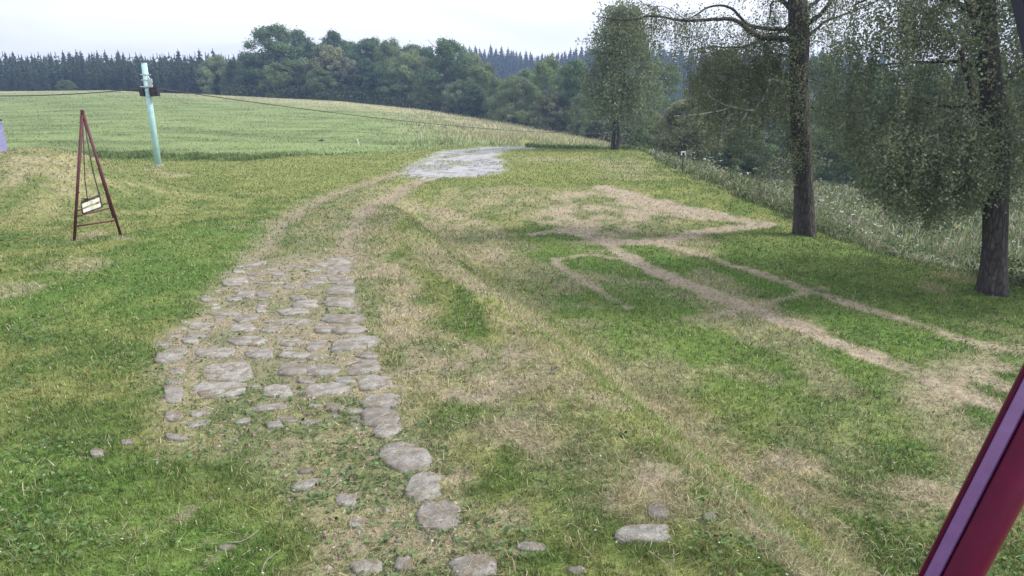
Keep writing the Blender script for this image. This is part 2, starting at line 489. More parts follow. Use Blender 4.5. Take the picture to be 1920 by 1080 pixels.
def zones(x, y):
    n1 = fbm(x * 1.7, y * 1.7, 21, 4); n2 = fbm(x * 5, y * 5, 31, 3); n3 = fbm(x * 0.45, y * 0.45, 41, 3)
    wob = (n1 - 0.5) * 0.55 + (n2 - 0.5) * 0.22
    z = {}
    r = np.zeros(x.shape)
    for p, w, s in ruts:
        r = np.maximum(r, s * ss((w + 0.22 - seg_dist(x, y, p) + wob) / 0.45 * 0.5))
    r = np.maximum(r, .75 * ss((fbm(x * 2.3, y * 2.3, 711, 4) - .56) / .07) * ss((9.5 - y) / 1.5) * ss((2.6 - np.abs(x + .6)) / .6))
    z['rut'] = r
    z['track'] = poly_field(x + wob * 0.5, y + wob * 0.5, track_poly, 0.25)
    z['road'] = poly_field(x + wob * 1.6 + (n2 - .5) * .8, y + wob * 3.0 + (n2 - .5) * 1.2, road_poly, 0.6)
    q = np.zeros(x.shape)
    for p, w, s in paths:
        q = np.maximum(q, s * ss((w * .85 + 0.07 - seg_dist(x, y, p) + wob * min(1, w * 1.5)) / max(0.16, w * 0.55)) * (0.62 + 0.55 * ss((n2 - .32) / .2)))
    wp = np.maximum(0.8 * poly_field(x + wob, y + wob, worn_poly, 0.5), 0.75 * poly_field(x + wob, y + wob, worn_poly2, 0.8))
    q = np.clip(q * (.75 + .5 * ss((n1 - .36) / .2)), 0, 1)
    z['path'] = np.maximum(q, wp * ss((n1 - 0.25) / 0.3))
    d = np.zeros(x.shape)
    for p, w, s in dryzones:
        d = np.maximum(d, s * ss((w * 1.3 - seg_dist(x, y, p) + wob * 1.2) / (w * 1.1)) * (0.45 + 0.75 * ss((n1 - 0.3) / 0.35)))
    md = np.exp(-(((x - mound_c[0]) / 3.6) ** 2 + ((y - mound_c[1]) / 3.4) ** 2))
    d = np.maximum(d, 0.65 * md * ss((n1 - 0.34) / 0.3) + 0.18 * md)
    d = np.maximum(d, 0.5 * ss((0.40 - n3) / 0.12) * ss((30 - y) / 10))
    bd = bank_dist(x, y); al = (x - BA[0]) * BD[0] + (y - BA[1]) * BD[1]
    st = fbm(bd * 2.4 + n1 * .8, al * 0.30, 621, 4)
    nb = ss((bd + 0.9) / .8) * ss((2.4 - bd) / 1.3) * ss((27 - y) / 6)
    z['dry'] = np.clip(np.maximum(d, nb * ss((st - .52) / .08) * .75), 0, 1)
    l = np.zeros(x.shape)
    for p, w, s in lushzones:
        l = np.maximum(l, s * ss((w * 1.3 - seg_dist(x, y, p) + wob) / (w * 0.9)))
    l = np.maximum(l, .6 * ss((bank_dist(x, y) - 1.6) / 1.2) * ss((21 - y) / 4) * ss((y - 4.5) / 2) * (.4 + .9 * ss((n1 - .35) / .25)))
    z['lush'] = l * (1 - .7 * z['dry']) * (1 - np.clip(z['path'] * 1.2, 0, 1))
    # unmown: meadow behind the ditch, slope beyond the birches
    dy = np.interp(x, ditch_line[:, 0], ditch_line[:, 1])
    z['meadow'] = ss((y - dy - (n1 - 0.5) * 1.5) / 1.5) * ss((2.0 - x) / 3.0) + ss((y - 47.5 - (n1 - .5) * 2) / 1.5) * ss((x - 0.5) / 2.5)
    z['meadow'] = np.clip(np.maximum(z['meadow'], ss((y - 60) / 5)), 0, 1)
    z['slope'] = ss((x - xe(y) - wob * 0.8) / 0.7)
    z['n1'], z['n2'], z['n3'] = n1, n2, n3
    return z

def mixc(c, d, f): return c * (1 - f[:, None]) + d * f[:, None]

def albedo(x, y, z, soil=True):
    """soil=False: the colour of the blades growing there"""
    n1, n2, n3 = z['n1'], z['n2'], z['n3']
    c = mixc(np.tile(GREEN, (len(x), 1)), YELLOW, ss((n1 - 0.34) / 0.32))
    bd = bank_dist(x, y); al = (x - BA[0]) * BD[0] + (y - BA[1]) * BD[1]
    st = fbm(bd * 1.9 + n1 * .6, al * 0.22, 611, 4)
    near_bank = ss((bd + 1.0) / .8) * ss((3.1 - bd) / 1.5) * ss((27 - y) / 6)
    c = mixc(c, C(.235, .265, .10), near_bank * ss((st - .46) / .10) * .8)
    c = mixc(c, YELLOW * 1.05, 0.6 * ss((y - 18) / 14) * (1 - .65 * ss((x - 3.5) / 3)))
    c = mixc(c, LUSH, z['lush'] * 0.85)
    dc = mixc(np.tile(DRYC, (len(x), 1)), HAY, ss((n2 - 0.4) / 0.2))
    c = mixc(c, dc, z['dry'] * (0.85 if soil else 0.58))
    c = mixc(c, HAY * 0.95 if soil else HAY * 1.1, z['path'] * (0.9 if soil else 0.8))
    t = np.maximum(z['track'] * (0.62 + 0.3 * ss((n1 - .4) / .2)) * (1 - 0.45 * ss((8.2 - y) / 2)), z['rut'])
    c = mixc(c, TRKSOIL if soil else YELLOW * 0.9 + 0.03, t * (0.9 if soil else 0.55))
    c = mixc(c, GRAVEL * .86, z['road'] * (1 - .5 * ss((fbm(x * 1.5, y * .7, 741, 4) - .52) / .1)))
    m = mixc(np.tile(MEAD, (len(x), 1)), MEAD * 1.15, ss((n3 - .35) / .3))
    m = m * (1 - .28 * ss((fbm(x * .22, y * .6, 751, 4) - .5) / .1))[:, None]
    ridge = ss((y - 70 - 60 * np.clip(-x / np.maximum(y, 1), 0, 0.6)) / 50)
    m = mixc(m, MSTRAW, 0.80 * ridge * (0.6 + 0.4 * ss((n3 - .3) / .3)))
    m = mixc(m, MSTRAW * 0.95, 0.55 * ss((x / np.maximum(y, 1) + 0.22) / 0.2) * ss((y - 52) / 12))
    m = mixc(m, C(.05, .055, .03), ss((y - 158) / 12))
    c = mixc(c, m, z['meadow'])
    s = mixc(np.tile(C(.12, .155, .07), (len(x), 1)), C(.21, .235, .13), ss((n1 - .38) / .25))
    c = mixc(c, s, z['slope'] * (1 - z['meadow']))
    return c

# ------------------------------------------------------------------ ground sheet, divided along the edges of its surfaces
def axis(lo, hi, step, far_lo, far_hi, g=1.05, cap=60):
    mid = list(np.arange(lo, hi + 1e-6, step))
    a, s = hi, step
    up = []
    while a < far_hi:
        s = min(s * g, cap); a += s; up.append(a)
    a, s = lo, step
    dn = []
    while a > far_lo:
        s = min(s * g, cap); a -= s; dn.append(a)
    return np.array(dn[::-1] + mid + up)

gx = axis(-7, 9.5, 0.1, -560, 560, 1.055)
gy = axis(4.0, 20, 0.1, -40, 620, 1.028)
X, Y = np.meshgrid(gx, gy)
xf, yf = X.ravel(), Y.ravel()
Z = H(xf, yf)
zn = zones(xf, yf)
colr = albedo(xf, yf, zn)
Vg = np.stack([xf, yf, Z], 1)
nx, ny = len(gx), len(gy)
ii, jj = np.meshgrid(np.arange(nx - 1), np.arange(ny - 1))
f0 = (jj * nx + ii).ravel()
Fg = np.stack([f0, f0 + 1, f0 + nx + 1, f0 + nx], 1)
def fv(k): return zn[k][Fg].mean(1)
kind = np.zeros(len(Fg), int)
fy = yf[Fg].mean(1); fx = xf[Fg].mean(1)
kind[fv('meadow') > 0.5] = 4
kind[(fv('slope') > 0.5) & (kind == 0)] = 5
kind[(fv('path') > 0.5) & (kind == 0)] = 3
kind[(np.maximum(fv('track'), fv('rut')) > 0.5) & (fx < 1.6)] = 1
kind[fv('road') > 0.5] = 2
surf = {}
for k, nm in enumerate(['ground', 'track', 'road', 'worn_path', 'meadow', 'grass_slope']):
    fs = Fg[kind == k]
    used, inv = np.unique(fs, return_inverse=True)
    me = np_mesh(nm, Vg[used], inv.reshape(fs.shape), colr[used], smooth=True)
    surf[nm] = tag(link(nm, me, M['road'] if nm == 'road' else M['ground']), kind='structure')

# ------------------------------------------------------------------ paving stones of the old track
STONES = [  # photo x, y, width, height, slant
    (480, 495, 38, 7, -.15), (447, 510, 20, 6, 0), (440, 529, 42, 13, -.1), (462, 552, 34, 11, -.1), (440, 563, 26, 6, 0),
    (424, 588, 56, 8, 0), (378, 612, 42, 11, 0), (463, 598, 42, 11, -.15), (455, 615, 44, 17, 0), (492, 573, 18, 7, -.2),
    (488, 583, 15, 8, 0), (388, 562, 20, 10, 0), (374, 630, 46, 9, 0), (637, 490, 46, 12, -.05), (602, 497, 28, 7, -.2),
    (636, 507, 44, 13, 0), (640, 525, 44, 14, 0), (596, 529, 34, 8, -.1), (576, 537, 20, 11, 0), (641, 545, 50, 16, -.05),
    (637, 568, 56, 17, 0), (573, 572, 42, 13, -.1), (552, 586, 52, 12, 0), (644, 598, 72, 13, -.04), (540, 604, 72, 10, -.04),
    (657, 621, 56, 12, -.04), (560, 559, 28, 8, 0), (322, 664, 50, 25, -.2), (403, 661, 74, 18, 0), (487, 664, 54, 18, 0),
    (464, 642, 66, 16, 0), (425, 697, 82, 33, 0), (413, 732, 90, 26, -.06), (326, 740, 34, 34, -.2), (357, 640, 28, 9, 0),
    (553, 667, 54, 11, .03), (592, 671, 30, 8, 0), (594, 649, 38, 13, -.25), (548, 644, 40, 12, 0), (667, 645, 82, 24, -.1),
    (547, 694, 54, 22, 0), (604, 695, 58, 22, 0), (681, 690, 60, 24, -.1), (520, 735, 46, 27, 0), (614, 732, 84, 24, 0),
    (703, 718, 60, 26, 0), (716, 752, 66, 26, 0), (505, 766, 54, 10, -.1), (326, 782, 30, 16, -.1), (538, 788, 36, 9, -.1),
    (516, 800, 30, 10, 0), (455, 793, 24, 8, -.1), (332, 823, 36, 10, .1), (575, 884, 28, 8, -.1), (574, 912, 48, 15, -.2),
    (628, 766, 34, 13, .1), (715, 784, 66, 36, 0), (724, 812, 46, 22, -.1), (763, 857, 86, 50, .08), (797, 915, 60, 46, -.1),
    (822, 968, 76, 54, -.1), (650, 940, 36, 20, 0), (667, 982, 24, 17, 0), (688, 1066, 50, 22, 0), (758, 1062, 32, 26, 0),
    (889, 1064, 84, 42, 0), (1233, 960, 34, 24, 0), (1205, 1002, 86, 32, -.05), (998, 1028, 50, 16, 0), (1330, 972, 24, 12, 0),
    (1082, 1072, 30, 12, 0), (425, 1028, 30, 10, 0), (240, 830, 22, 10, 0), (183, 852, 24, 10, 0), (610, 620, 40, 10, 0), (505, 620, 30, 8, 0),
    (690, 668, 40, 10, 0), (648, 715, 36, 12, 0), (575, 715, 30, 9, 0),
]
N_TRACED = len(STONES)
for _ in range(900):
    if len(STONES) > 125: break
    py_ = random.uniform(495, 800); f_ = (py_ - 480) / 320
    px_ = random.uniform(455 - 150 * min(1, f_ * 2.0), 660 + 80 * f_)
    w_ = random.uniform(16, 38) * (.7 + .5 * f_); h_ = w_ * random.uniform(.18, .34)
    if all(abs(px_ - a) > (w_ + c) * .52 or abs(py_ - b) > (h_ + d) * .56 for a, b, c, d, e in STONES):
        STONES.append((px_, py_, w_, h_, random.uniform(-.15, .05)))
stone_xyr = []
for i, (px, py, w, h, sl) in enumerate(STONES):
    if i < N_TRACED: w, h = w * 1.07, h * 1.05
    l, r = at(px - w / 2, py - sl * w / 2), at(px + w / 2, py + sl * w / 2)
    u, d = at(px, py - h / 2), at(px, py + h / 2)
    c = (l + r) / 2
    ex, ey = (r - l) / 2, (u - d) / 2
    ex.z = ey.z = 0
    n = 11
    vs = []; rad = []
    lift = (0.010 + 0.022 * random.random()) * (1 if i < N_TRACED else .3); tx, ty = random.uniform(-.04, .04), random.uniform(-.04, .04)
    for k in range(n):
        q = 2 * math.pi * (k + random.uniform(-.25, .25)) / n
        cq, sq = math.cos(q), math.sin(q)
        k2 = (abs(cq) ** 4.5 + abs(sq) ** 4.5) ** (-1 / 4.5) * 1.08
        rad.append((cq * k2 * random.uniform(.80, 1.12), sq * k2 * random.uniform(.76, 1.12)))
    for sc, dz in ((1.05, -0.10), (1.0, lift * 0.55), (0.90, lift), (0.5, lift + 0.003)):
        for a, b in rad:
            j = 1 + random.uniform(-.04, .04)
            p = ex * a * sc * j + ey * b * sc * j
            gz = Hf(c.x + p.x, c.y + p.y) - c.z
            vs.append((p.x, p.y, gz * 0.8 + dz + p.x * tx + p.y * ty + (random.uniform(-.007, .007) if sc < 1.02 else 0)))
    vs.append((0, 0, lift + random.uniform(0, .01)))
    fs = [(k + a * n, (k + 1) % n + a * n, (k + 1) % n + (a + 1) * n, k + (a + 1) * n) for a in range(3) for k in range(n)]
    fs += [(3 * n + k, 3 * n + (k + 1) % n, 4 * n) for k in range(n)]
    me = bpy.data.meshes.new('paving_stone'); me.from_pydata(vs, [], fs)
    me.polygons.foreach_set('use_smooth', [True] * len(fs)); me.update()
    o = link('paving_stone', me, M['stone'], surf['track'])
    o.location = c
    stone_xyr.append((c.x, c.y, ex.x, ex.y, ey.x, ey.y))

def on_stone(x, y, grow=1.0):
    r = np.zeros(x.shape, bool)
    for cx, cy, ax, ay, bx, by in stone_xyr:
        near = (np.abs(x - cx) < 0.9) & (np.abs(y - cy) < 0.9)
        idx = np.nonzero(near)[0]
        if len(idx) == 0: continue
        det = ax * by - ay * bx
        if abs(det) < 1e-6: continue
        dx, dy = x[idx] - cx, y[idx] - cy
        a = (dx * by - dy * bx) / det; b = (dy * ax - dx * ay) / det
        r[idx[(np.abs(a) ** 3 + np.abs(b) ** 3) < grow]] = True
    return r

# ------------------------------------------------------------------ grass, built blade by blade
def blades(name, x, y, length, width, lean, col, tipmul=1.1, mat=None, base_dark=1.0, z0=None, split=True, az=None):
    n = len(x)
    z = H(x, y) - 0.004 if z0 is None else z0
    az = rng.uniform(0, 2 * np.pi, n) if az is None else az
    d = np.stack([np.cos(az) * np.sin(lean), np.sin(az) * np.sin(lean), np.cos(lean)], 1)
    sa = rng.uniform(0, np.pi, n)
    s = np.stack([np.cos(sa), np.sin(sa), np.zeros(n)], 1)
    b = np.stack([x, y, z], 1)
    hw = (width / 2)[:, None]
    if split:     # bent blade: one quad and one tip triangle, as three triangles
        m = b + d * (length * 0.55)[:, None]
        d2 = d + np.stack([np.cos(az) * 0.6, np.sin(az) * 0.6, -0.45 * np.ones(n)], 1)
        t = m + d2 * (length * 0.45)[:, None]
        V = np.stack([b - s * hw, b + s * hw, m - s * hw * 0.8, m + s * hw * 0.8, t], 1).reshape(-1, 3)
        i = np.arange(n)[:, None] * 5
        Fc = np.concatenate([i + [0, 1, 3], i + [0, 3, 2], i + [2, 3, 4]], 1).reshape(-1, 3)
        tint = np.stack([col * base_dark, col * base_dark, col, col, col * tipmul], 1).reshape(-1, 3)
    else:
        t = b + d * length[:, None]
        V = np.stack([b - s * hw, b + s * hw, t], 1).reshape(-1, 3)
        Fc = np.arange(n * 3).reshape(-1, 3)
        tint = np.stack([col * base_dark, col * base_dark, col * tipmul], 1).reshape(-1, 3)
    return link(name, np_mesh(name, V, Fc, np.clip(tint, 0, 1)), mat or M['grass'])

def vary(col, amt=0.22, straw=0.0):
    n = len(col)
    c = col * (1 + rng.normal(0, amt, n))[:, None]
    c = c * (1 + rng.normal(0, 0.07, (n, 3)))
    if np.any(straw):
        k = rng.random(n) < straw
        c[k] = C(.46, .41, .27) * rng.uniform(.6, 1.25, k.sum())[:, None]
    return np.clip(c, 0.01, 0.9)

def logsample(n, y0, y1, t0=-0.86, t1=0.86):
    y = np.exp(rng.uniform(np.log(y0), np.log(y1), n))
    return rng.uniform(t0, t1, n) * (y + 0.6), y

# mown lawn
x, y = logsample(560000, 3.4, 52)
z = zones(x, y)
keep = ((z['road'] < 0.4) | (fbm(x * .8, y * .35, 501, 3) > .62)) & (z['meadow'] < 0.6) & (z['slope'] < 0.7)
bare = np.clip(np.maximum(z['track'] * (0.80 - 0.35 * ss((8.2 - y) / 2)), z['rut'] * 0.82) + z['path'] * 0.55, 0, 0.92)
clump = fbm(x * 9, y * 9, 77, 2)
keep &= rng.random(len(x)) < (1 - bare) * (0.45 + 1.1 * ss((clump - 0.3) / 0.35))
keep &= ~(on_stone(x, y, 0.45) | (on_stone(x, y, 0.95) & (rng.random(len(x)) < .55)))
x, y = x[keep], y[keep]; z = {k: v[keep] for k, v in z.items()}; clump = clump[keep]
col = albedo(x, y, z, soil=False)
dr = np.clip(z['dry'] + z['path'], 0, 1)
L = (0.028 + 0.032 * rng.random(len(x)) + 0.03 * clump) * (1 + 0.7 * z['dry']) * (1 + 0.01 * y) * (1 - 0.35 * z['track'])
W = (0.0030 + 0.0012 * y) * rng.uniform(.7, 1.4, len(x))
lean = np.clip(np.abs(rng.normal(0.75, 0.4, len(x))) + 0.35 * dr, 0, 1.5)
tag(blades('lawn_grass', x, y, L, W, lean, vary(col * 1.05, .30, 0.05 + 0.40 * dr), split=False), 'short mown grass covering the yard between track and birches', 'grass', kind='stuff')

# longer tussocks and hay on the bank and in the foreground
x, y = logsample(150000, 3.4, 26)
bd = bank_dist(x, y)
w1 = np.exp(-((bd - 0.9) / 0.9) ** 2) * ss((24 - y) / 5)
tus = ss((fbm(x * 2.2, y * 2.2, 101, 3) - 0.52) / 0.1)
ver = np.exp(-(seg_dist(x, y, wpoly([(690, 560), (712, 640), (735, 700)])) / 0.13) ** 2)
fore = ss((7.5 - y) / 2) * ss((x - 0.3) / 1)
keep = rng.random(len(x)) < np.clip(w1 * (0.35 + 0.65 * tus) + ver + fore * tus * 0.9 + 0.10 * tus, 0, 1)
z = zones(x, y); keep &= (z['slope'] < 0.5) & (z['path'] < 0.6) & ~on_stone(x, y, 1.0) & ((z['track'] < 0.5) | (ver > 0.4))
x, y = x[keep], y[keep]; z = {k: v[keep] for k, v in z.items()}
col = mixc(albedo(x, y, z, soil=False), LUSH * 1.35, rng.random(len(x)) * 0.6)
L = 0.06 + 0.09 * rng.random(len(x))
W = (0.0035 + 0.0009 * y) * rng.uniform(.7, 1.3, len(x))
tag(blades('bank_grass', x, y, L, W, np.clip(np.abs(rng.normal(0.5, 0.35, len(x))), 0, 1.4), vary(col * 1.15, .22, 0.30)), 'longer tufted grass and dead stalks along the bank right of the track', 'grass', kind='stuff')

# cut hay and straw lying about
x, y = logsample(60000, 3.4, 30)
z = zones(x, y)
keep = rng.random(len(x)) < np.clip(0.10 + z['dry'] * 0.9 + z['path'] * 0.85 + 0.15 * z['track'], 0, 1) * (z['slope'] < 0.6) * (z['road'] < .3)
x, y = x[keep], y[keep]
L = rng.uniform(.04, .16, len(x)); W = (0.002 + 0.0006 * y) * rng.uniform(.7, 1.4, len(x))
base = np.tile(C(.50, .43, .31), (len(x), 1))
tag(blades('cut_straw', x, y, L, W, rng.uniform(1.3, 1.56, len(x)), vary(base, .30), split=False, z0=H(x, y) + rng.uniform(.005, .03, len(x))), 'pale cut straw lying scattered over the dry patches', 'straw', kind='stuff')

# broad-leaved weeds (plantain, clover, dandelion)
def leaf_quads(name, P, size, col, flat=0.35, mat=None, aspect=0.6, parent=None, droop=None):
    n = len(P)
    nrm = rng.normal(0, 1, (n, 3)) * flat; nrm[:, 2] += 1 if flat < 1 else 0
    nrm /= np.linalg.norm(nrm, axis=1)[:, None]
    a = rng.normal(0, 1, (n, 3))
    if droop is not None: a = a * 0.55 + np.array([0, 0, -1.0]) * droop
    a -= nrm * (a * nrm).sum(1)[:, None]; a /= np.linalg.norm(a, axis=1)[:, None] + 1e-9
    b = np.cross(nrm, a)
    s = size[:, None]
    V = np.stack([P - a * s * .5, P + b * s * .5 * aspect, P + a * s * .5, P - b * s * .5 * aspect], 1).reshape(-1, 3)
    return link(name, np_mesh(name, V, np.arange(n * 4).reshape(-1, 4), np.repeat(col, 4, 0)), mat or M['leaf'], parent)

x, y = logsample(46000, 3.4, 24)
z = zones(x, y)
wn = fbm(x * 1.4, y * 1.4, 133, 3)
keep = rng.random(len(x)) < (ss((wn - .48) / .12) * (0.9 - 0.6 * z['dry']) * (1 - z['path']) + 0.25 * z['track'] * (y < 12)) * (z['slope'] < .5) * ~on_stone(x, y, 1.0)
x, y = x[keep], y[keep]
cw = vary(np.tile(C(.115, .185, .075), (len(x), 1)), .28)
tag(leaf_quads('clover_and_plantain', np.stack([x, y, H(x, y) + rng.uniform(.01, .045, len(x))], 1), rng.uniform(.018, .05, len(x)) * (1 + .03 * y), cw, .45, M['grass'], .75), 'small broad weed leaves growing flat among the mown grass', 'weeds', kind='stuff')
# blown leaves, petals and clover heads: light specks
x, y = logsample(2200, 3.4, 30)
z = zones(x, y); k = (z['slope'] < .5) & (z['road'] < .3) & (z['meadow'] < .3)
k &= rng.random(len(x)) < 0.2 + 0.5 * ss((fbm(x * .8, y * .8, 143, 2) - .45) / .2)
x, y = x[k], y[k]
cw = vary(np.tile(C(.50, .49, .42), (len(x), 1)), .25)
tag(leaf_quads('pale_leaf_litter', np.stack([x, y, H(x, y) + .045], 1), rng.uniform(.008, .022, len(x)) * (1 + .05 * y), cw, .4, M['grass'], .7), 'pale dead leaves and petals scattered over lawn and track', 'leaf litter', kind='stuff')
# grit on the track and round the stones
x, y = logsample(16000, 3.6, 30, -.55, .2)
z = zones(x, y)
k = rng.random(len(x)) < np.clip(z['track'] + z['rut'], 0, 1) * .8
x, y = x[k], y[k]; n = len(x)
tet = np.array([[1, 0, -.4], [-.5, .87, -.4], [-.5, -.87, -.4], [.1, .1, .6]])
sz = (.005 + .028 * rng.random(n) ** 3) * (1 + .03 * y)
ang = rng.uniform(0, 6.28, n)
V = tet[None] * sz[:, None, None] * rng.uniform(.6, 1.3, (n, 1, 3))
cx_, sx_ = np.cos(ang)[:, None], np.sin(ang)[:, None]
V = np.stack([V[..., 0] * cx_ - V[..., 1] * sx_, V[..., 0] * sx_ + V[..., 1] * cx_, V[..., 2]], -1) + np.stack([x, y, H(x, y) + sz * .3], 1)[:, None]
Ft = (np.arange(n)[:, None, None] * 4 + np.array([[0, 1, 3], [1, 2, 3], [2, 0, 3]])[None]).reshape(-1, 3)
tag(link('grit', np_mesh('grit', V.reshape(-1, 3), Ft, np.repeat(vary(np.tile(C(.29, .26, .235), (n, 1)), .25), 4, 0)), M['ground']), 'small grey stones and grit in the ruts of the track', 'gravel', kind='stuff')

# tall grass of the slope beyond the birches
n = 150000
y = np.exp(rng.uniform(np.log(7.5), np.log(62), n)); x = xe(y) - .1 + (rng.random(n) ** 1.5) * (4 + 0.55 * y)
edge = ss((x - xe(y) + .1 - (fbm(x * 1.3, y * 1.3, 61, 3) - .45) * 1.2) / 0.7)
cl = fbm(x * 1.6, y * 1.6, 151, 3)
keep = (rng.random(n) < edge * (0.35 + ss((cl - .35) / .25))) & (x < 0.92 * y + 2)
x, y, cl, edge = x[keep], y[keep], cl[keep], edge[keep]; n = len(x)
L = (0.16 + 0.42 * edge * (0.3 + cl) * rng.random(n) ** .8) * np.where(x < xe(y) + 1.3, .8, 1)
col = mixc(np.tile(C(.125, .170, .075), (n, 1)), C(.25, .28, .15), ss((cl - .45) / .2) * rng.random(n))
seed = rng.random(n) < 0.12
col = np.where(seed[:, None], C(.40, .36, .31), col)
tag(blades('tall_grass', x, y, L * np.where(seed, 1.35, 1), (0.005 + 0.0011 * y) * rng.uniform(.7, 1.3, n), np.abs(rng.normal(.2, .2, n)), vary(col, .25)), 'tall unmown seeding grass on the slope beyond the birches', 'grass', kind='stuff')
# white umbels and broad herbs in it
n = 480
y = np.exp(rng.uniform(np.log(10), np.log(50), n)); x = xe(y) + .7 + rng.random(n) * (3 + .35 * y)
k = rng.random(n) < ss((fbm(x * .5, y * .5, 163, 2) - .38) / .2)
x, y = x[k], y[k]; n = len(x); hz = rng.uniform(.45, .85, n)
P = np.repeat(np.stack([x, y, H(x, y) + hz], 1), 9, 0) + rng.normal(0, .035, (n * 9, 3)) * [1, 1, .35]
tag(leaf_quads('cow_parsley_flowers', P, rng.uniform(.02, .045, len(P)) * (1 + .02 * P[:, 1]), vary(np.tile(C(.72, .74, .70), (len(P), 1)), .1), .3, M['grass'], .9), 'white flat flower heads standing in the tall grass', 'wild flowers', kind='stuff')
n = 26000
y = np.exp(rng.uniform(np.log(8), np.log(50), n)); x = xe(y) + .1 + rng.random(n) ** 2 * (2 + .1 * y)
k = rng.random(n) < ss((fbm(x * .9, y * .9, 173, 3) - .42) / .15)
x, y = x[k], y[k]; n = len(x)
P = np.stack([x, y, H(x, y) + .55 * rng.random(n) ** 1.2 * (.5 + fbm(x, y, 177, 2))], 1)
tag(leaf_quads('nettles', P, rng.uniform(.05, .10, n) * (1 + .01 * y), vary(np.tile(C(.095, .145, .06), (n, 1)), .35), .9, M['leaf'], .5), 'dark leafy nettles along the edge of the lawn', 'weeds', kind='stuff')

# meadow: blades and seed stalks, denser at its mown edge and along the crest
x, y = logsample(110000, 34, 165, -.9, .5)
z = zones(x, y)
cl = fbm(x * .35, y * .35 * 1.6, 191, 4)
keep = (z['meadow'] > .4) & (rng.random(len(x)) < .35 + .65 * ss((cl - .4) / .2))
x, y, cl = x[keep], y[keep], cl[keep]; z = {k: v[keep] for k, v in z.items()}; n = len(x)
col = albedo(x, y, z, soil=False)
right = ss((x / y + .22) / .15)
L = (.05 + .07 * rng.random(n)) * (1 + 2.6 * right) * (.7 + cl)
tag(blades('meadow_grass', x, y, L, (.0011 * y) * rng.uniform(.7, 1.5, n), np.abs(rng.normal(.35, .3, n)), vary(col, .10, .03 + .22 * right), split=False), 'long pale grass of the meadow rising towards the wood', 'grass', kind='stuff')
# dark rank growth along the ditch, and weeds behind the bend
n = 17000
s = rng.random(n); xx = np.interp(s, [0, .72, 1], [-27, -12, -3]); dy = np.interp(xx, ditch_line[:, 0], ditch_line[:, 1])
thick = np.interp(s, [0, .5, .7, 1], [.9, .6, .12, .03])
yy = dy + rng.normal(.7, .45, n)
k = rng.random(n) < thick * (.4 + ss((fbm(xx, yy, 203, 2) - .35) / .2))
xx, yy, s = xx[k], yy[k], s[k]; n = len(xx)
tag(blades('ditch_grass', xx, yy, rng.uniform(.10, .48, n) * (.25 + 1.1 * fbm(xx * .9, yy * .9, 211, 3)) * np.interp(s, [0, .6, .8, 1], [1, .8, .4, .3]), rng.uniform(.03, .06, n), np.abs(rng.normal(.25, .2, n)), vary(np.tile(C(.16, .23, .09), (n, 1)), .3)), 'dark green rank grass growing along the ditch by the turquoise mast', 'grass', kind='stuff')
n = 5500
xx = rng.uniform(1.0, 11, n); yy = 49.0 + rng.normal(0, .8, n) + .04 * xx
tag(blades('verge_weeds', xx, yy, rng.uniform(.12, .6, n) * (.15 + 1.1 * fbm(xx * .9, yy, 207, 3)), rng.uniform(.05, .09, n), np.abs(rng.normal(.3, .25, n)), vary(np.tile(C(.10, .155, .06), (n, 1)), .3)), 'weedy verge growing behind the bend of the road', 'weeds', kind='stuff')

# ------------------------------------------------------------------ trees
def crown_mesh(name, seed, n=7000, lobes=34, W=.5, leaf=.035, dense_low=True, base=C(.062, .095, .036), top=.5):
    """unit tree: height 1, crown about W wide"""
    r = np.random.default_rng(seed)
    L = []
    for i in range(lobes):
        h = r.uniform(.08, .95)
        env = W * .5 * np.interp(h, [0, .12, .3, .5, .7, .85, .95, 1], [.5, .85, 1, .98, .78, .48, .2, .05])
        a = r.uniform(0, 2 * np.pi); q = np.sqrt(r.uniform(.1, 1)) * env * .82
        L.append((q * np.cos(a), q * np.sin(a), h, r.uniform(.035, .10) * W ** .3))
    L.append((0, 0, .9, .07))
    L = np.array(L)
    w = L[:, 3] ** 2; k = r.choice(len(L), n, p=w / w.sum())
    d = r.normal(0, 1, (n, 3)); d /= np.linalg.norm(d, axis=1)[:, None]
    rr = L[k, 3] * (.55 + .55 * r.random(n)) * (1 + .8 * (r.random(n) < .15) * r.random(n))
    P = L[k, :3] + d * rr[:, None] * [1.0, 1.0, .85]
    P[:, 2] = np.clip(P[:, 2], .03, 1.03)
    nrm = d * .8 + r.normal(0, .6, (n, 3)); nrm /= np.linalg.norm(nrm, axis=1)[:, None]
    a = r.normal(0, 1, (n, 3)); a -= nrm * (a * nrm).sum(1)[:, None]; a /= np.linalg.norm(a, axis=1)[:, None]
    b = np.cross(nrm, a); s = (leaf * r.uniform(.6, 1.3, n))[:, None]
    V = np.stack([P - a * s * .5, P + b * s * .38, P + a * s * .5, P - b * s * .38], 1).reshape(-1, 3)
    lobe_t = r.uniform(.65, 1.4, len(L))
    c = base * (lobe_t[k] * r.uniform(.75, 1.3, n))[:, None]
    return np_mesh(name, V, np.arange(n * 4).reshape(-1, 4), np.repeat(c, 4, 0))

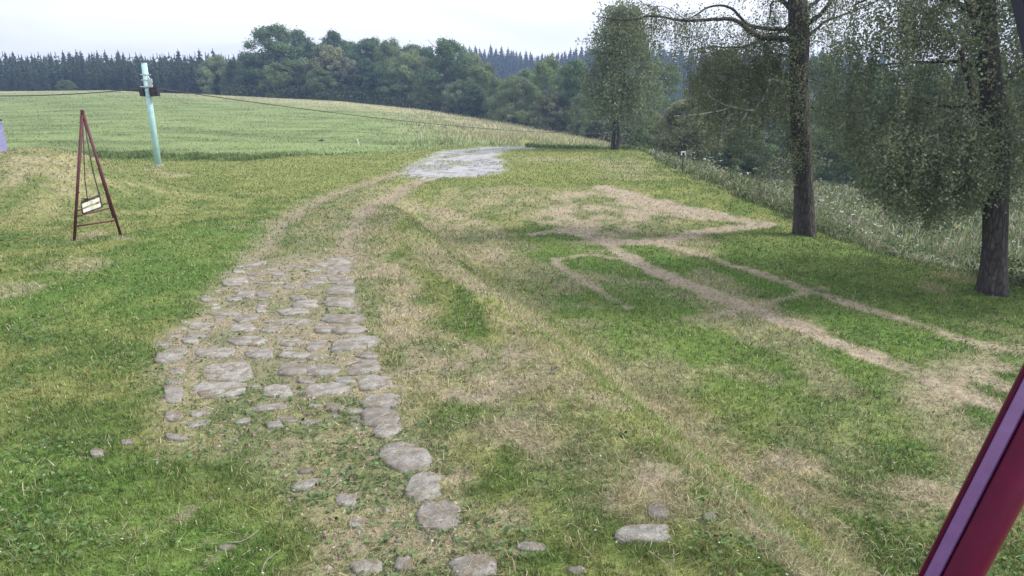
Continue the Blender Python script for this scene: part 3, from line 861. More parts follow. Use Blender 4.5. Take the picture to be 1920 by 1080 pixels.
def trunk_mesh(name, seed, r0=.02, limbs=9, top=.85, W=.9):
    r = random.Random(seed); mb = MB()
    pts = [Vector((r.uniform(-.01, .01), r.uniform(-.01, .01), top * k / 6)) for k in range(7)]
    pts[0] = Vector((0, 0, -.03))
    mb.tube(pts, [r0 * (1.25 if k == 0 else 1) * (1 - .14 * k) for k in range(7)], 7)
    for i in range(limbs):
        h = .18 + .6 * i / limbs; a = r.uniform(0, 6.28); l = W * r.uniform(.25, .42)
        p0 = Vector((0, 0, h)); p1 = p0 + Vector((math.cos(a) * l * .5, math.sin(a) * l * .5, l * .35)); p2 = p0 + Vector((math.cos(a) * l, math.sin(a) * l, l * .75))
        mb.tube([p0, p1, p2], [r0 * .5, r0 * .35, r0 * .12], 5)
    me = bpy.data.meshes.new(name); me.from_pydata(mb.v, [], mb.f); me.update(); me.materials.append(M['farbark'])
    return me

def spruce_mesh(name, seed, tiers=19, per=22, W=.46):
    r = np.random.default_rng(seed); V = []; T = []; c = []
    for t in range(tiers):
        f = t / (tiers - 1); h = .06 + .93 * f
        L = W * .5 * (1 - f) ** .68 + .010
        for k in range(max(5, int(per * (1 - .6 * f)))):
            a = r.uniform(0, 6.28); l = L * r.uniform(.7, 1.15); hh = h + r.uniform(-.02, .02)
            d = np.array([np.cos(a), np.sin(a), 0]); s = np.array([-np.sin(a), np.cos(a), 0]) * l * .36
            up = np.array([0, 0, hh]); tipz = hh - l * r.uniform(.15, .55)
            tip = d * l + [0, 0, tipz]; mid = d * l * .55
            i = len(V)
            V += [up + [0, 0, .03], mid + s + [0, 0, (hh + tipz) / 2 - .004], tip, mid - s + [0, 0, (hh + tipz) / 2 - .004], mid + [0, 0, (hh + tipz) / 2 + .02]]
            T += [(i, i + 1, i + 4), (i + 1, i + 2, i + 4), (i + 2, i + 3, i + 4), (i + 3, i, i + 4)]
            q = C(.030, .048, .026) * r.uniform(.7, 1.35); c += [q, q, q, q, q]
    i = len(V)
    V += [[.012, 0, .93], [-.006, .01, .93], [-.006, -.01, .93], [0, 0, 1.03]]
    T += [(i, i + 1, i + 3), (i + 1, i + 2, i + 3), (i + 2, i, i + 3)]; c += [C(.03, .045, .025)] * 4
    # trunk as an open three-sided post
    i = len(V)
    V += [[.016, 0, -.06], [-.008, .014, -.06], [-.008, -.014, -.06], [.004, 0, .8], [-.002, .003, .8], [-.002, -.003, .8]]
    T += [(i, i + 1, i + 4), (i, i + 4, i + 3), (i + 1, i + 2, i + 5), (i + 1, i + 5, i + 4), (i + 2, i, i + 3), (i + 2, i + 3, i + 5)]
    c += [C(.07, .055, .045)] * 6
    return np_mesh(name, np.array(V), np.array(T), np.array(c))

SPR = [spruce_mesh('spruce_tree', s) for s in (1, 2, 3, 4)]
for m_ in SPR: m_.materials.append(M['needle'])
def spruce(X_, Y_, h, w, group, label, cat='spruce'):
    o = bpy.data.objects.new('spruce_tree', random.choice(SPR))
    COL.objects.link(o)
    o.location = (X_, Y_, Hf(X_, Y_)); o.scale = (w, w, h); o.rotation_euler = (0, 0, random.uniform(0, 6.28))
    tag(o, label, cat, group)
    return o
# spruce wood behind the left of the meadow
def spot(px, top, Yv):
    a, b = ray(px, top); Xv = a * Yv
    return Xv, Yv, CAMZ + b * Yv - Hf(Xv, Yv)
for row, (Yr, top) in enumerate(((166, 122), (180, 113), (198, 106), (216, 101))):
    px = -30 + random.uniform(0, 10)
    while px < 480:
        px += random.uniform(9, 17)
        Xv, Yv, h = spot(px, top + random.uniform(-9, 12) + (8 if px > 410 else 0), Yr + random.uniform(-5, 5))
        spruce(Xv, Yv, h, h * random.uniform(.85, 1.15), 'spruces of the wood behind the meadow', 'dark spruce in the close-grown wood along the far left edge of the meadow')
for row, (Yr, top) in enumerate(((374, 102), (396, 94), (420, 87))):
    px = 850 + random.uniform(0, 10)
    while px < 1640:
        px += random.uniform(8, 13) * (1 if px < 1250 else 2)
        dip = 12 * math.exp(-((px - 1010) / 45) ** 2) + (5 if px > 1250 else 0)
        Xv, Yv, h = spot(px, top + dip + random.uniform(-5, 5), Yr + random.uniform(-8, 8))
        h = min(max(h, 10), 26)
        spruce(Xv, Yv, h, h * random.uniform(.9, 1.15), 'spruces on the far hill', 'bluish spruce in the wood on the distant hill behind the broadleaved trees')
# the rest of both woods, trees that merge into one mass
def wood_mass(name, rows, x0, x1, step, label):
    vs, fs, cs, o_ = [], [], [], 0
    for Yr, top in rows:
        px = x0
        while px < x1:
            px += step * random.uniform(.6, 1.4)
            dip = 12 * math.exp(-((px - 1010) / 45) ** 2) if x0 > 500 else 0
            Xv, Yv, h = spot(px, top + dip + random.uniform(-6, 6), Yr + random.uniform(-4, 4))
            h = min(max(h, 8), 26); w = h * random.uniform(.9, 1.2)
            bt = MASSB[random.randrange(2)]; q = random.uniform(0, 6.28); cq, sq = math.cos(q), math.sin(q)
            v = bt[0] * [w, w, h]
            v = np.stack([v[:, 0] * cq - v[:, 1] * sq + Xv, v[:, 0] * sq + v[:, 1] * cq + Yv, v[:, 2] + Hf(Xv, Yv)], 1)
            vs.append(v); fs.append(bt[1] + o_); cs.append(bt[2] * random.uniform(.7, 1.3)); o_ += len(v)
    tag(link(name, np_mesh(name, np.concatenate(vs), np.concatenate(fs), np.concatenate(cs)), M['needle']), label, 'wood', kind='stuff')
MASSB = []
for sd_ in (51, 52):
    m_ = spruce_mesh('wood_cell', sd_, 11, 13, .42)
    n_ = len(m_.vertices); v_ = np.zeros(n_ * 3, np.float32); m_.vertices.foreach_get('co', v_)
    f_ = np.zeros(len(m_.polygons) * 3, np.int32); m_.polygons.foreach_get('vertices', f_)
    c_ = np.zeros(n_ * 4, np.float32); m_.color_attributes['tint'].data.foreach_get('color', c_)
    MASSB.append((v_.reshape(-1, 3), f_.reshape(-1, 3), c_.reshape(-1, 4)[:, :3])); bpy.data.meshes.remove(m_)
wood_mass('spruce_wood', ((173, 118), (190, 112), (208, 108), (228, 104)), -80, 560, 9, 'close-grown interior of the spruce wood at the far left of the meadow')
wood_mass('hill_wood', ((300, 172), (315, 158), (335, 138), (352, 122), (364, 110), (386, 102), (408, 96)), 830, 1300, 8, 'blue-green spruce wood covering the distant hill')

CR = [crown_mesh('crown', s, 24000, 120, w, .0225, True, b) for s, w, b in
      ((11, 1.0, C(.135, .205, .095)), (12, 1.1, C(.17, .23, .105)), (13, .8, C(.105, .165, .085)), (14, 1.2, C(.21, .265, .14)), (15, .9, C(.19, .21, .14)))]
for m_ in CR: m_.materials.append(M['crown'])
TR = [trunk_mesh('trunk', s) for s in (21, 22, 23)]
def btree(px, top, wpx, Yv, k, label, name='broadleaved_tree', cat='tree', group='broadleaved trees along the far edge of the meadow'):
    a, b = ray(px, top); Xv = a * Yv; g = Hf(Xv, Yv)
    h = CAMZ + b * Yv - g
    wm = wpx / F * Yv * 1.22
    e = empty(name, (Xv, Yv, g), random.uniform(0, 6.28)); tag(e, label, cat, group)
    wu = [1.0, 1.1, .8, 1.2, .9][k]
    s = wm / wu
    c = link('crown', CR[k], None, e); c.scale = (s, s, h)
    t = link('trunk', TR[k % 3], None, e); t.scale = (s * .8, s * .8, h)
    return e
T_ = btree
T_(405, 104, 70, 163, 3, 'rounded pale green tree between the spruce wood and the tallest tree')
T_(438, 112, 50, 160, 1, 'smaller green tree tucked against the left side of the tallest tree')
T_(509, 46, 125, 158, 0, 'tallest and broadest dark green tree at the left end of the broadleaved row')
T_(470, 100, 60, 153, 2, 'dark bushy tree at the left foot of the tallest tree')
T_(556, 54, 80, 166, 2, 'tree with a ragged open top just right of the tallest tree')
T_(545, 110, 70, 152, 1, 'low dark tree in front of the ragged-topped one')
T_(613, 84, 95, 152, 4, 'grey olive tree with a rounded crown in the broadleaved row')
T_(624, 56, 70, 168, 2, 'tree with a bare-looking tuft on top behind the grey olive tree')
T_(650, 108, 60, 150, 4, 'greyish tree leaning against the grey olive tree, its right neighbour')
T_(690, 70, 100, 164, 0, 'broad tree with a flat top left of the middle of the row')
T_(684, 108, 60, 148, 2, 'dark narrow tree in front of the flat-topped one')
T_(725, 78, 70, 160, 1, 'mid green tree directly right of the flat-topped one')
T_(768, 94, 100, 148, 3, 'wide rounded light green tree in the middle of the row')
T_(800, 86, 60, 165, 2, 'dark tree filling the gap behind the middle of the row')
T_(842, 72, 110, 145, 0, 'tall tree with a visible dark trunk right of the middle of the row')
T_(886, 99, 60, 150, 4, 'thin grey tree beside the one with the visible trunk')
T_(860, 150, 60, 138, 3, 'low pale bush-like tree under the one with the visible trunk')
T_(800, 160, 50, 142, 1, 'low bush-like tree at the foot of the middle of the row')
T_(888, 156, 52, 132, 2, 'small dark round tree standing out at the meadow edge', 'small_tree')
T_(929, 143, 46, 128, 1, 'small tree between the dark round tree and the pale dome-shaped one', 'small_tree')
T_(967, 141, 96, 118, 3, 'pale dome-shaped tree at the meadow edge below the distant hill')
T_(1029, 106, 84, 122, 1, 'taller loose tree behind the small silvery tree')
T_(1033, 168, 62, 106, 4, 'small silvery tree with a round crown at the meadow edge', 'small_tree')
T_(1075, 112, 96, 108, 0, 'tall green tree directly left of the small twin-stemmed birch')
T_(1095, 172, 60, 96, 3, 'low bushy tree at the foot of the twin-stemmed birch, to its left', 'small_tree')
gR = 'broadleaved trees behind the birches'
T_(1240, 112, 110, 96, 1, 'tall loose tree directly right of the twin-stemmed birch', group=gR)
T_(1190, 140, 80, 100, 2, 'dark tree half hidden behind the twin-stemmed birch', group=gR)
T_(1290, 182, 130, 54, 4, 'pale grey-green spreading bush behind the white-topped marker post', 'spreading_bush', 'bush', 'bushes behind the birches')
T_(1225, 205, 70, 60, 3, 'light bush to the left of the spreading grey-green bush', 'spreading_bush', 'bush', 'bushes behind the birches')
T_(1360, 88, 130, 82, 0, 'tall tree behind the drooping dead branches of the middle birch', group=gR)
T_(1440, 110, 120, 76, 2, 'dark tree directly left behind the middle birch trunk', group=gR)
T_(1400, 232, 110, 58, 2, 'dark low bush left of the middle birch trunk', 'dark_bush', 'bush', 'bushes behind the birches')
T_(1535, 100, 110, 84, 1, 'tree seen through the gap between the two large birches', group=gR)
T_(1560, 238, 120, 56, 0, 'low dark bush right of the middle birch trunk', 'dark_bush', 'bush', 'bushes behind the birches')
T_(1640, 118, 130, 74, 0, 'tree behind the left half of the right birch foliage', group=gR)
T_(1740, 112, 140, 70, 2, 'tree directly left behind the trunk of the right birch', group=gR)
T_(1850, 100, 150, 70, 1, 'tree directly behind the trunk of the right birch', group=gR)
T_(1960, 100, 150, 70, 0, 'tree at the far right edge behind the right birch', group=gR)
T_(1690, 260, 140, 52, 2, 'low dark bush seen under the foliage of the right birch', 'dark_bush', 'bush', 'bushes behind the birches')
T_(1830, 262, 140, 50, 0, 'low bush beside the right birch trunk at the far side of the slope', 'dark_bush', 'bush', 'bushes behind the birches')
T_(122, 150, 36, 150, 1, 'lone yellow-green bush in front of the spruce wood', 'lone_bush', 'bush', None)

gB = 'broadleaved trees along the far edge of the meadow'
T_(588, 80, 90, 172, 1, 'tree half hidden between the ragged-topped tree and the one with a tuft', group=gB)
T_(655, 76, 90, 174, 0, 'dark tree half hidden left behind the flat-topped tree', group=gB)
T_(732, 74, 80, 172, 3, 'pale crowned tree behind the gap right of the flat-topped tree', group=gB)
T_(772, 82, 90, 170, 2, 'dark tree behind the wide rounded light green tree', group=gB)
T_(905, 118, 90, 140, 1, 'mid-height tree behind the small dark round tree', group=gB)
T_(990, 128, 80, 136, 0, 'tree behind the pale dome-shaped one, below the distant hill', group=gB)
T_(600, 128, 70, 147, 1, 'low green tree at the foot of the grey olive tree', group=gB)
T_(740, 130, 70, 145, 0, 'low dark tree at the left foot of the wide rounded one', group=gB)
T_(520, 118, 80, 150, 1, 'low tree at the middle foot of the tallest tree', group=gB)
# undergrowth at the foot of the row
n = 16000
t = rng.uniform(-.42, .22, n); yy = np.interp(t, [-.42, -.1, .02, .1, .22], [150, 140, 122, 100, 84]) + rng.normal(0, 2.2, n); xx = t * yy
hh = rng.random(n) ** 1.4 * (1.2 + 2.2 * fbm(xx * .25, yy * .25, 301, 3))
tag(leaf_quads('undergrowth', np.stack([xx, yy, H(xx, yy) + hh], 1), rng.uniform(.25, .5, n), vary(np.tile(C(.055, .085, .035), (n, 1)), .3), 1.2, M['leaf'], .7), 'low tangled undergrowth at the foot of the broadleaved row', 'undergrowth', kind='stuff')
n = 14000
xx = rng.uniform(10, 75, n); yy = 62 + rng.normal(0, 4, n) + .05 * xx
hh = rng.random(n) ** 1.3 * (1.0 + 3.4 * fbm(xx * .3, yy * .3, 303, 3))
tag(leaf_quads('thicket', np.stack([xx, yy, H(xx, yy) + hh], 1), rng.uniform(.2, .4, n), vary(np.tile(C(.045, .070, .032), (n, 1)), .3), 1.2, M['leaf'], .7), 'dark thicket along the bottom of the slope behind the birches', 'undergrowth', kind='stuff')

# ---- birches
def strands(tops, lens, spacing, lsize, drift, seed, rep=1, base=C(.085, .105, .045), jitter=.05, minz=None, twig_r=.004):
    r = np.random.default_rng(seed); P = []; mb = MB()
    for i in range(len(tops)):
        L = lens[i]; m = max(4, int(L / spacing)); s = np.linspace(0.02, 1, m)
        d = drift[i]
        wv = .06 * np.sin(s * 5 + r.uniform(0, 6)) * L
        q = np.stack([tops[i][0] + d[0] * (1 - (1 - s) ** 2) + wv * .4, tops[i][1] + d[1] * (1 - (1 - s) ** 2) + wv * .3, tops[i][2] - L * s ** 1.15], 1)
        if minz is not None: q = q[q[:, 2] > minz(q[:, 0], q[:, 1])]
        if len(q) < 3: continue
        q2 = np.repeat(q, rep, 0); side = r.normal(0, 1, (5, 3)) * [1, 1, .5] * jitter * 2.2; k2 = (np.arange(len(q2)) * 5 // len(q2))
        P.append((q2 + side[k2] * np.sin(np.linspace(0, 15.7, len(q2)))[:, None] + r.normal(0, jitter, q2.shape))[r.random(len(q2)) < .92])
        k = np.linspace(0, len(q) - 1, 4).astype(int)
        mb.tube([Vector(v) for v in q[k]], [twig_r * 1.4, twig_r, twig_r * .8, twig_r * .4], 3, False)
    P = np.concatenate(P)
    n = len(P)
    col = np.clip(base * r.uniform(.6, 1.4, n)[:, None] * (1 + r.normal(0, .06, (n, 3))), .01, .9)
    return P, np.full(n, lsize) * r.uniform(.5, 1.5, n), col, mb

def curve_pts(P, n=5):
    """Catmull-Rom through control points"""
    P = [Vector(p) for p in P]; Q = [P[0] * 2 - P[1]] + P + [P[-1] * 2 - P[-2]]; out = []
    for i in range(1, len(Q) - 2):
        for k in range(n):
            t = k / n; a, b, c, d = Q[i - 1:i + 3]
            out.append(.5 * ((2 * b) + (c - a) * t + (2 * a - 5 * b + 4 * c - d) * t * t + (3 * b - a - 3 * c + d) * t ** 3))
    out.append(P[-1]); return out

def branch(parent, pts, r0, r1, mat, origin, name='branch', sub=5, sides=7, wob=.012):
    q = curve_pts(pts, sub); n = len(q)
    q = [p + Vector((random.uniform(-wob, wob), random.uniform(-wob, wob), random.uniform(-wob, wob))) if 0 < i < n - 1 else p for i, p in enumerate(q)]
    mb = MB().tube([p - origin for p in q], [r0 + (r1 - r0) * (i / (n - 1)) ** .8 for i in range(n)], sides)
    mb.build(name, mat, parent, True)
    return q

def big_trunk(parent, pts, radii, origin, sides=20, flare=.35):
    q = curve_pts(pts, 6); n = len(q); rr = np.interp(np.linspace(0, 1, n), np.linspace(0, 1, len(radii)), radii)
    me_v = []; fs = []
    for i, p in enumerate(q):
        for k in range(sides):
            a = 2 * math.pi * k / sides
            h = (p - q[0]).length
            fl = 1 + flare * math.exp(-h / .28) * (1 + .45 * math.sin(a * 5 + 1))
            rid = 1 + .05 * math.sin(a * 7 + h * 1.1) + .05 * (float(vnoise(np.array([k * .9]), np.array([h * 3.]), 5)[0]) - .5) * 2
            me_v.append(p - origin + Vector((math.cos(a), math.sin(a), 0)) * rr[i] * fl * rid)
    for i in range(n - 1):
        for k in range(sides): fs.append((i * sides + k, i * sides + (k + 1) % sides, (i + 1) * sides + (k + 1) % sides, (i + 1) * sides + k))
    fs.append(tuple((n - 1) * sides + k for k in range(sides)))
    mb = MB(); mb.add(me_v, fs)
    return mb.build('trunk', M['bark'], parent, True)

# middle birch
b0 = at(1510, 440); YM = b0.y
mid = empty('birch_tree', b0); tag(mid, 'large sparse birch with bare drooping branches, standing between the other two birches', 'birch')
kM = YM / 16.4
def mp_(px, py, d=0): return atY(px, py, YM + d)
big_trunk(mid, [b0 - Vector((0, 0, .15)), mp_(1508, 380), mp_(1504, 300), mp_(1500, 220), mp_(1498, 150), mp_(1499, 90), mp_(1497, 30), mp_(1493, -60), mp_(1485, -200)], [q * kM for q in (.235, .235, .22, .215, .205, .21, .22, .16, .09)], b0)
MBR = [
    ([(1492, 88, 0), (1478, 74, -.1), (1440, 71, -.3), (1410, 62, -.5), (1380, 38, -.6), (1340, 36, -.8), (1290, 39, -.9), (1220, 30, -1.0), (1180, 38, -1.1), (1117, 31, -1.1)], .105, .010),
    ([(1490, 60, 0), (1455, 55, .2), (1420, 52, .3), (1396, 42, .3), (1372, 16, .2), (1335, 12, .1), (1300, 30, 0), (1285, 38, 0)], .075, .012),
    ([(1490, 162, 0), (1466, 155, -.2), (1444, 150, -.4), (1437, 172, -.5), (1421, 198, -.6), (1404, 208, -.7), (1374, 201, -.8), (1350, 208, -.9), (1309, 215, -1.0), (1264, 218, -1.1)], .060, .010),
    ([(1374, 201, -.8), (1348, 192, -.8), (1330, 180, -.8), (1318, 160, -.8)], .022, .007),
    ([(1404, 208, -.7), (1388, 230, -.7), (1374, 238, -.7), (1352, 224, -.8), (1337, 214, -.8)], .024, .008),
    ([(1488, 40, 0), (1460, 62, .3), (1430, 75, .5), (1392, 88, .6), (1350, 88, .6), (1320, 88, .7), (1290, 98, .7)], .05, .008),
    ([(1321, 100, .3), (1333, 125, .3), (1350, 146, .2), (1366, 158, .1), (1383, 172, 0)], .018, .012),
    ([(1490, 110, 0), (1470, 102, .4), (1455, 106, .5), (1440, 118, .6), (1420, 128, .6), (1392, 128, .6)], .035, .010),
    ([(1450, 112, .5), (1462, 132, .4), (1460, 142, .4)], .02, .012),
    ([(1508, 96, 0), (1513, 72, .1), (1530, 55, .2), (1546, 41, .2), (1567, 33, .3), (1604, 20, .4), (1640, 4, .5)], .062, .02),
    ([(1503, 60, 0), (1520, 41, -.1), (1541, 24, -.2), (1560, -2, -.3), (1575, -50, -.4)], .082, .04),
    ([(1502, 30, 0), (1513, 16, .1), (1530, 4, .2), (1550, -12, .3), (1590, -40, .3)], .07, .03),
    ([(1563, 33, .3), (1566, 14, .3), (1570, -10, .3)], .025, .02),
    ([(1505, 142, 0), (1518, 138, -.1), (1535, 137, -.2), (1562, 132, -.3)], .045, .010),
    ([(1508, 148, 0), (1522, 148, -.2), (1539, 154, -.3), (1557, 155, -.4)], .02, .006),
    ([(1508, 76, 0), (1525, 77, -.1), (1543, 80, -.2), (1558, 92, -.3), (1564, 106, -.3)], .018, .005),
    ([(1488, 250, 0), (1474, 262, -.3), (1460, 282, -.5), (1445, 290, -.6), (1425, 304, -.7)], .022, .006),
    ([(1512, 200, 0), (1528, 204, -.2), (1532, 216, -.3), (1528, 226, -.3)], .03, .012),
    ([(1486, 20, 0), (1466, 0, .1), (1440, -25, .1), (1400, -50, 0)], .08, .03),
    ([(1443, 18, .1), (1445, 25, .1), (1438, 42, 0), (1418, 50, 0), (1400, 56, 0)], .022, .006),
    ([(1470, 2, .1), (1448, 4, .1), (1444, 20, .1)], .03, .02),
    ([(1230, 30, -1.0), (1225, 15, -1), (1205, 5, -1), (1190, -10, -1)], .012, .006),
    ([(1290, 39, -.9), (1260, 20, -.9), (1240, 12, -.9), (1215, 14, -.9)], .012, .005),
    ([(1390, 130, .6), (1380, 128, .6), (1360, 120, .5), (1340, 118, .5)], .012, .006),
]
mid_b = []
for k, (pp, r0, r1) in enumerate(MBR):
    q = branch(mid, [mp_(*p) for p in pp], r0, r1, M['palebark'] if k in (2, 3, 4, 6) else M['bark'], b0)
    if k not in (9, 13, 14, 15): mid_b.append(q)
rr = random.Random(5)
tops, lens, dr_ = [], [], []
for q in mid_b:
    L_ = sum((a - b).length for a, b in zip(q[1:], q[:-1]))
    for _ in range(int(L_ * 11)):
        i = rr.randrange(len(q)); p = q[i]
        if p.z > 6.3 and rr.random() < .5: continue
        tops.append((p.x + rr.gauss(0, .10), p.y + rr.gauss(0, .45), p.z + rr.uniform(-.1, .15))); lens.append(rr.uniform(.3, 1.5)); dr_.append((rr.gauss(0, .15), rr.gauss(0, .15)))
for _ in range(230):    # veil of thin twigs left of the trunk
    p = mp_(rr.uniform(1290, 1490), rr.uniform(60, 190), rr.uniform(-.8, 1.4)); tops.append(tuple(p)); lens.append(rr.uniform(.5, 1.5)); dr_.append((rr.gauss(0, .1), 0))
for _ in range(110):    # shoots clothing the trunk
    p = mp_(1503 + rr.gauss(0, 15), rr.uniform(120, 300), rr.uniform(-.5, .4)); tops.append(tuple(p)); lens.append(rr.uniform(.3, .9)); dr_.append((rr.gauss(0, .12), rr.gauss(0, .1)))
for _ in range(20):
    p = mp_(rr.uniform(1520, 1600), rr.uniform(40, 95), rr.uniform(-.5, .8)); tops.append(tuple(p)); lens.append(rr.uniform(.2, .5)); dr_.append((rr.gauss(0, .12), 0))
for _ in range(260):    # crown above the picture
    p = mp_(1495 + rr.gauss(0, 130), rr.uniform(-420, -20), rr.gauss(0, 1.6)); tops.append(tuple(p)); lens.append(rr.uniform(.5, 1.3)); dr_.append((rr.gauss(0, .12), 0))
P, S, Cc, tw = strands(tops, lens, .040, .040, dr_, 31, 4, jitter=.065, base=C(.15, .18, .105), twig_r=.0035)
o = leaf_quads('foliage', P - np.array(b0), S, Cc, 1.5, M['leaf'], .95, mid, .6)
t_ = MB(); t_.v = [tuple(Vector(v) - b0) for v in tw.v]; t_.f = tw.f
o = t_.build('twigs', M['bark'], mid); o['kind'] = 'stuff'

# right birch
r0_ = at(1862, 548); YR = r0_.y
rb = empty('birch_tree', r0_); tag(rb, 'large weeping birch with a dense leafy curtain, nearest to the camera at the right edge', 'birch')
kR = YR / 11.3
def rp_(px, py, d=0): return atY(px, py, YR + d * kR)
big_trunk(rb, [r0_ - Vector((0, 0, .15)), rp_(1865, 470), rp_(1868, 380), rp_(1870, 300), rp_(1866, 220), rp_(1856, 130), rp_(1850, 40), rp_(1846, -80), rp_(1840, -300)], [q * kR for q in (.205, .185, .18, .182, .195, .155, .13, .11, .07)], r0_, flare=.45)
RBR = [
    ([(1866, 262, 0), (1848, 236, -.1), (1836, 205, -.15), (1826, 186, -.2), (1815, 150, -.3), (1800, 90, -.4)], .085, .03),
    ([(1836, 205, -.1), (1812, 202, -.2), (1783, 221, -.4), (1751, 258, -.5), (1720, 288, -.6), (1700, 302, -.7)], .04, .010),
    ([(1848, 215, 0), (1826, 219, .1), (1800, 222, .2), (1786, 250, .2), (1770, 285, .2), (1740, 290, .2)], .028, .008),
    ([(1830, 190, .3), (1795, 200, .4), (1756, 196, .4), (1713, 184, .5), (1690, 165, .6), (1672, 146, .6)], .035, .008),
    ([(1752, 210, -.2), (1735, 214, -.2), (1712, 205, -.2)], .02, .006),
    ([(1848, 90, 0), (1838, 75, -.1), (1825, 40, -.3), (1808, -10, -.4), (1770, -60, -.5)], .06, .03),
    ([(1856, 140, 0), (1820, 120, .3), (1770, 116, .5), (1700, 118, .7), (1640, 124, .8)], .05, .010),
    ([(1852, 40, 0), (1800, 10, .1), (1730, -10, .2), (1650, -10, .2), (1600, 10, .2)], .06, .012),
    ([(1868, 180, 0), (1890, 150, .3), (1925, 120, .5), (1980, 110, .6)], .06, .02),
    ([(1846, -80, 0), (1760, -160, 0), (1680, -190, 0), (1610, -150, 0)], .07, .015),
]
for pp, a_, c_ in RBR: branch(rb, [rp_(*p) for p in pp], a_ * kR, c_ * kR, M['bark'], r0_)
tops, lens, dr_ = [], [], []
cx, cy = r0_.x, r0_.y
for _ in range(1250):
    a = rr.uniform(0, 6.28); q = math.sqrt(rr.random()) * 3.15 * kR
    X_, Y_ = cx - .1 + q * math.cos(a), cy + .35 + q * math.sin(a) * .85
    if Y_ < cy - 1.5: continue
    f = q / 3.15 / kR
    zt = rr.uniform(2.1, 3.6 + 2.6 * (1 - f ** 3))
    if rr.random() < .45: zt = rr.uniform(4.2, 8.2)
    tops.append((X_, Y_, (zt - 3.2) * kR + 3.2)); lens.append(rr.uniform(.8, 2.4) * kR); dr_.append((rr.gauss(.1 * math.cos(a), .12), rr.gauss(0, .12)))
for _ in range(330):      # lowest curtain
    px = rr.uniform(1640, 1850); p = rp_(px, rr.uniform(230, 330), rr.uniform(-1.5, 1.4)); tops.append(tuple(p)); lens.append(rr.uniform(.6, 1.5)); dr_.append((rr.gauss(0, .1), 0))
def minz(X_, Y_):
    px = 960 + F * X_ / Y_
    cut = np.interp(px, [1540, 1580, 1620, 1680, 1740, 1790, 1830, 1870, 1900, 2000], [255, 310, 370, 405, 440, 445, 400, 365, 400, 420]) - 75 * (fbm(X_ * 3, Y_ * 3, 401, 3) - .35)
    v = (540 - cut) / F
    return CAMZ + (-SP + v * CP) / (CP + v * SP) * Y_
P, S, Cc, tw = strands(tops, lens, .034, .042, dr_, 33, 4, jitter=.06, base=C(.15, .19, .115), minz=minz, twig_r=.003)
k = ~((fbm(P[:, 0] * 1.1, P[:, 2] * 1.1, 411, 2) > .60) & (P[:, 2] > 3.3) & (rng.random(len(P)) < .6))
P, S, Cc = P[k], S[k], Cc[k]
leaf_quads('foliage', P - np.array(r0_), S, Cc, 1.5, M['leaf'], .95, rb, .6)
t_ = MB(); t_.v = [tuple(Vector(v) - r0_) for v in tw.v]; t_.f = tw.f
o = t_.build('twigs', M['bark'], rb); o['kind'] = 'stuff'

# small twin-stemmed birch by the bend
s0 = at(1153, 281); YS = s0.y
sb = empty('birch_tree', s0); tag(sb, 'smaller twin-stemmed birch with a narrow weeping crown where the lawn ends by the bend', 'birch')
def sp_(px, py, d=0): return atY(px, py, YS + d)
for pp in ([(1149, 282, 0), (1150, 262, 0), (1152, 240, .1), (1148, 200, .2), (1150, 150, .2), (1156, 90, .2), (1160, 48, .2)], [(1155, 283, -.2), (1161, 260, -.2), (1158, 235, -.1), (1166, 190, 0), (1172, 130, 0), (1180, 75, 0)]):
    branch(sb, [sp_(*p) for p in pp], .17, .03, M['bark'], s0, 'trunk', 4, 9, .02)
tops, lens, dr_ = [], [], []
for _ in range(620):
    f = rr.random(); h = 2.6 + f ** .9 * 6.6
    half = np.interp(h, [2, 3.5, 5.5, 7.5, 9.4], [2.1, 2.2, 2.1, 1.55, .6]) * (.75 + .5 * math.sin(h * 2.3) ** 2)
    a = rr.uniform(0, 6.28); q = math.sqrt(rr.random()) * half
    tops.append((s0.x + .15 + q * math.cos(a), s0.y + q * math.sin(a), s0.z + h)); lens.append(rr.uniform(.5, 1.5) * min(1, (h - .6) / 2)); dr_.append((.2 * math.cos(a), .2 * math.sin(a)))
P, S, Cc, tw = strands(tops, lens, .055, .13, dr_, 35, 3, jitter=.17, base=C(.18, .225, .14), twig_r=.008)
leaf_quads('foliage', P - np.array(s0), S, Cc, 1.5, M['leaf'], .7, sb, .6)

# ------------------------------------------------------------------ swing
nl, nr = at(137, 452), at(228, 441)
fl, fr = at(138, 426), at(214, 408)
na = atY(154, 209, (nl.y + nr.y) / 2); fa = atY(155.5, 210, (fl.y + fr.y) / 2)
sw0 = (nl + nr + fl + fr) / 4
swg = empty('swing', sw0); tag(swg, 'rusty red tube swing frame with a slatted white seat on the lawn below the mound', 'swing')
def SW(mb, name, mat, parent=None, sm=True):
    mb.v = [tuple(Vector(v) - sw0) for v in mb.v]; return mb.build(name, mat, parent or swg, sm)
for foot, ap in ((nl, na), (nr, na), (fl, fa), (fr, fa)):
    SW(MB().tube([foot - Vector((0, 0, .12)), ap], .033, 10), 'leg', M['rust'])
SW(MB().tube([na + (na - fa) * .04, fa + (fa - na) * .04], .042, 10), 'top_beam', M['rust'])
def lerp(a, b, t): return a + (b - a) * t
for (A, B, P1, P2, h1, h2) in ((nl, nr, na, na, .115, .130), (fl, fr, fa, fa, .09, .10), (fl, fr, fa, fa, .14, .15)):
    SW(MB().tube([lerp(A, P1, h1), lerp(B, P2, h2)], .02, 8), 'cross_bar', M['rust'])
ma = (na + fa) / 2; YW = ma.y
def q_(px, py, d=0): return atY(px, py, YW + d)
t1, t2 = q_(154, 214, -.12), q_(156, 214, .12)
s1, s2 = q_(165, 388, 0), q_(190, 384, 0)
SW(MB().tube([lerp(na, fa, .42), q_(159, 335, -.1), q_(165, 383, 0)], .013, 6), 'hanger', M['chain'])
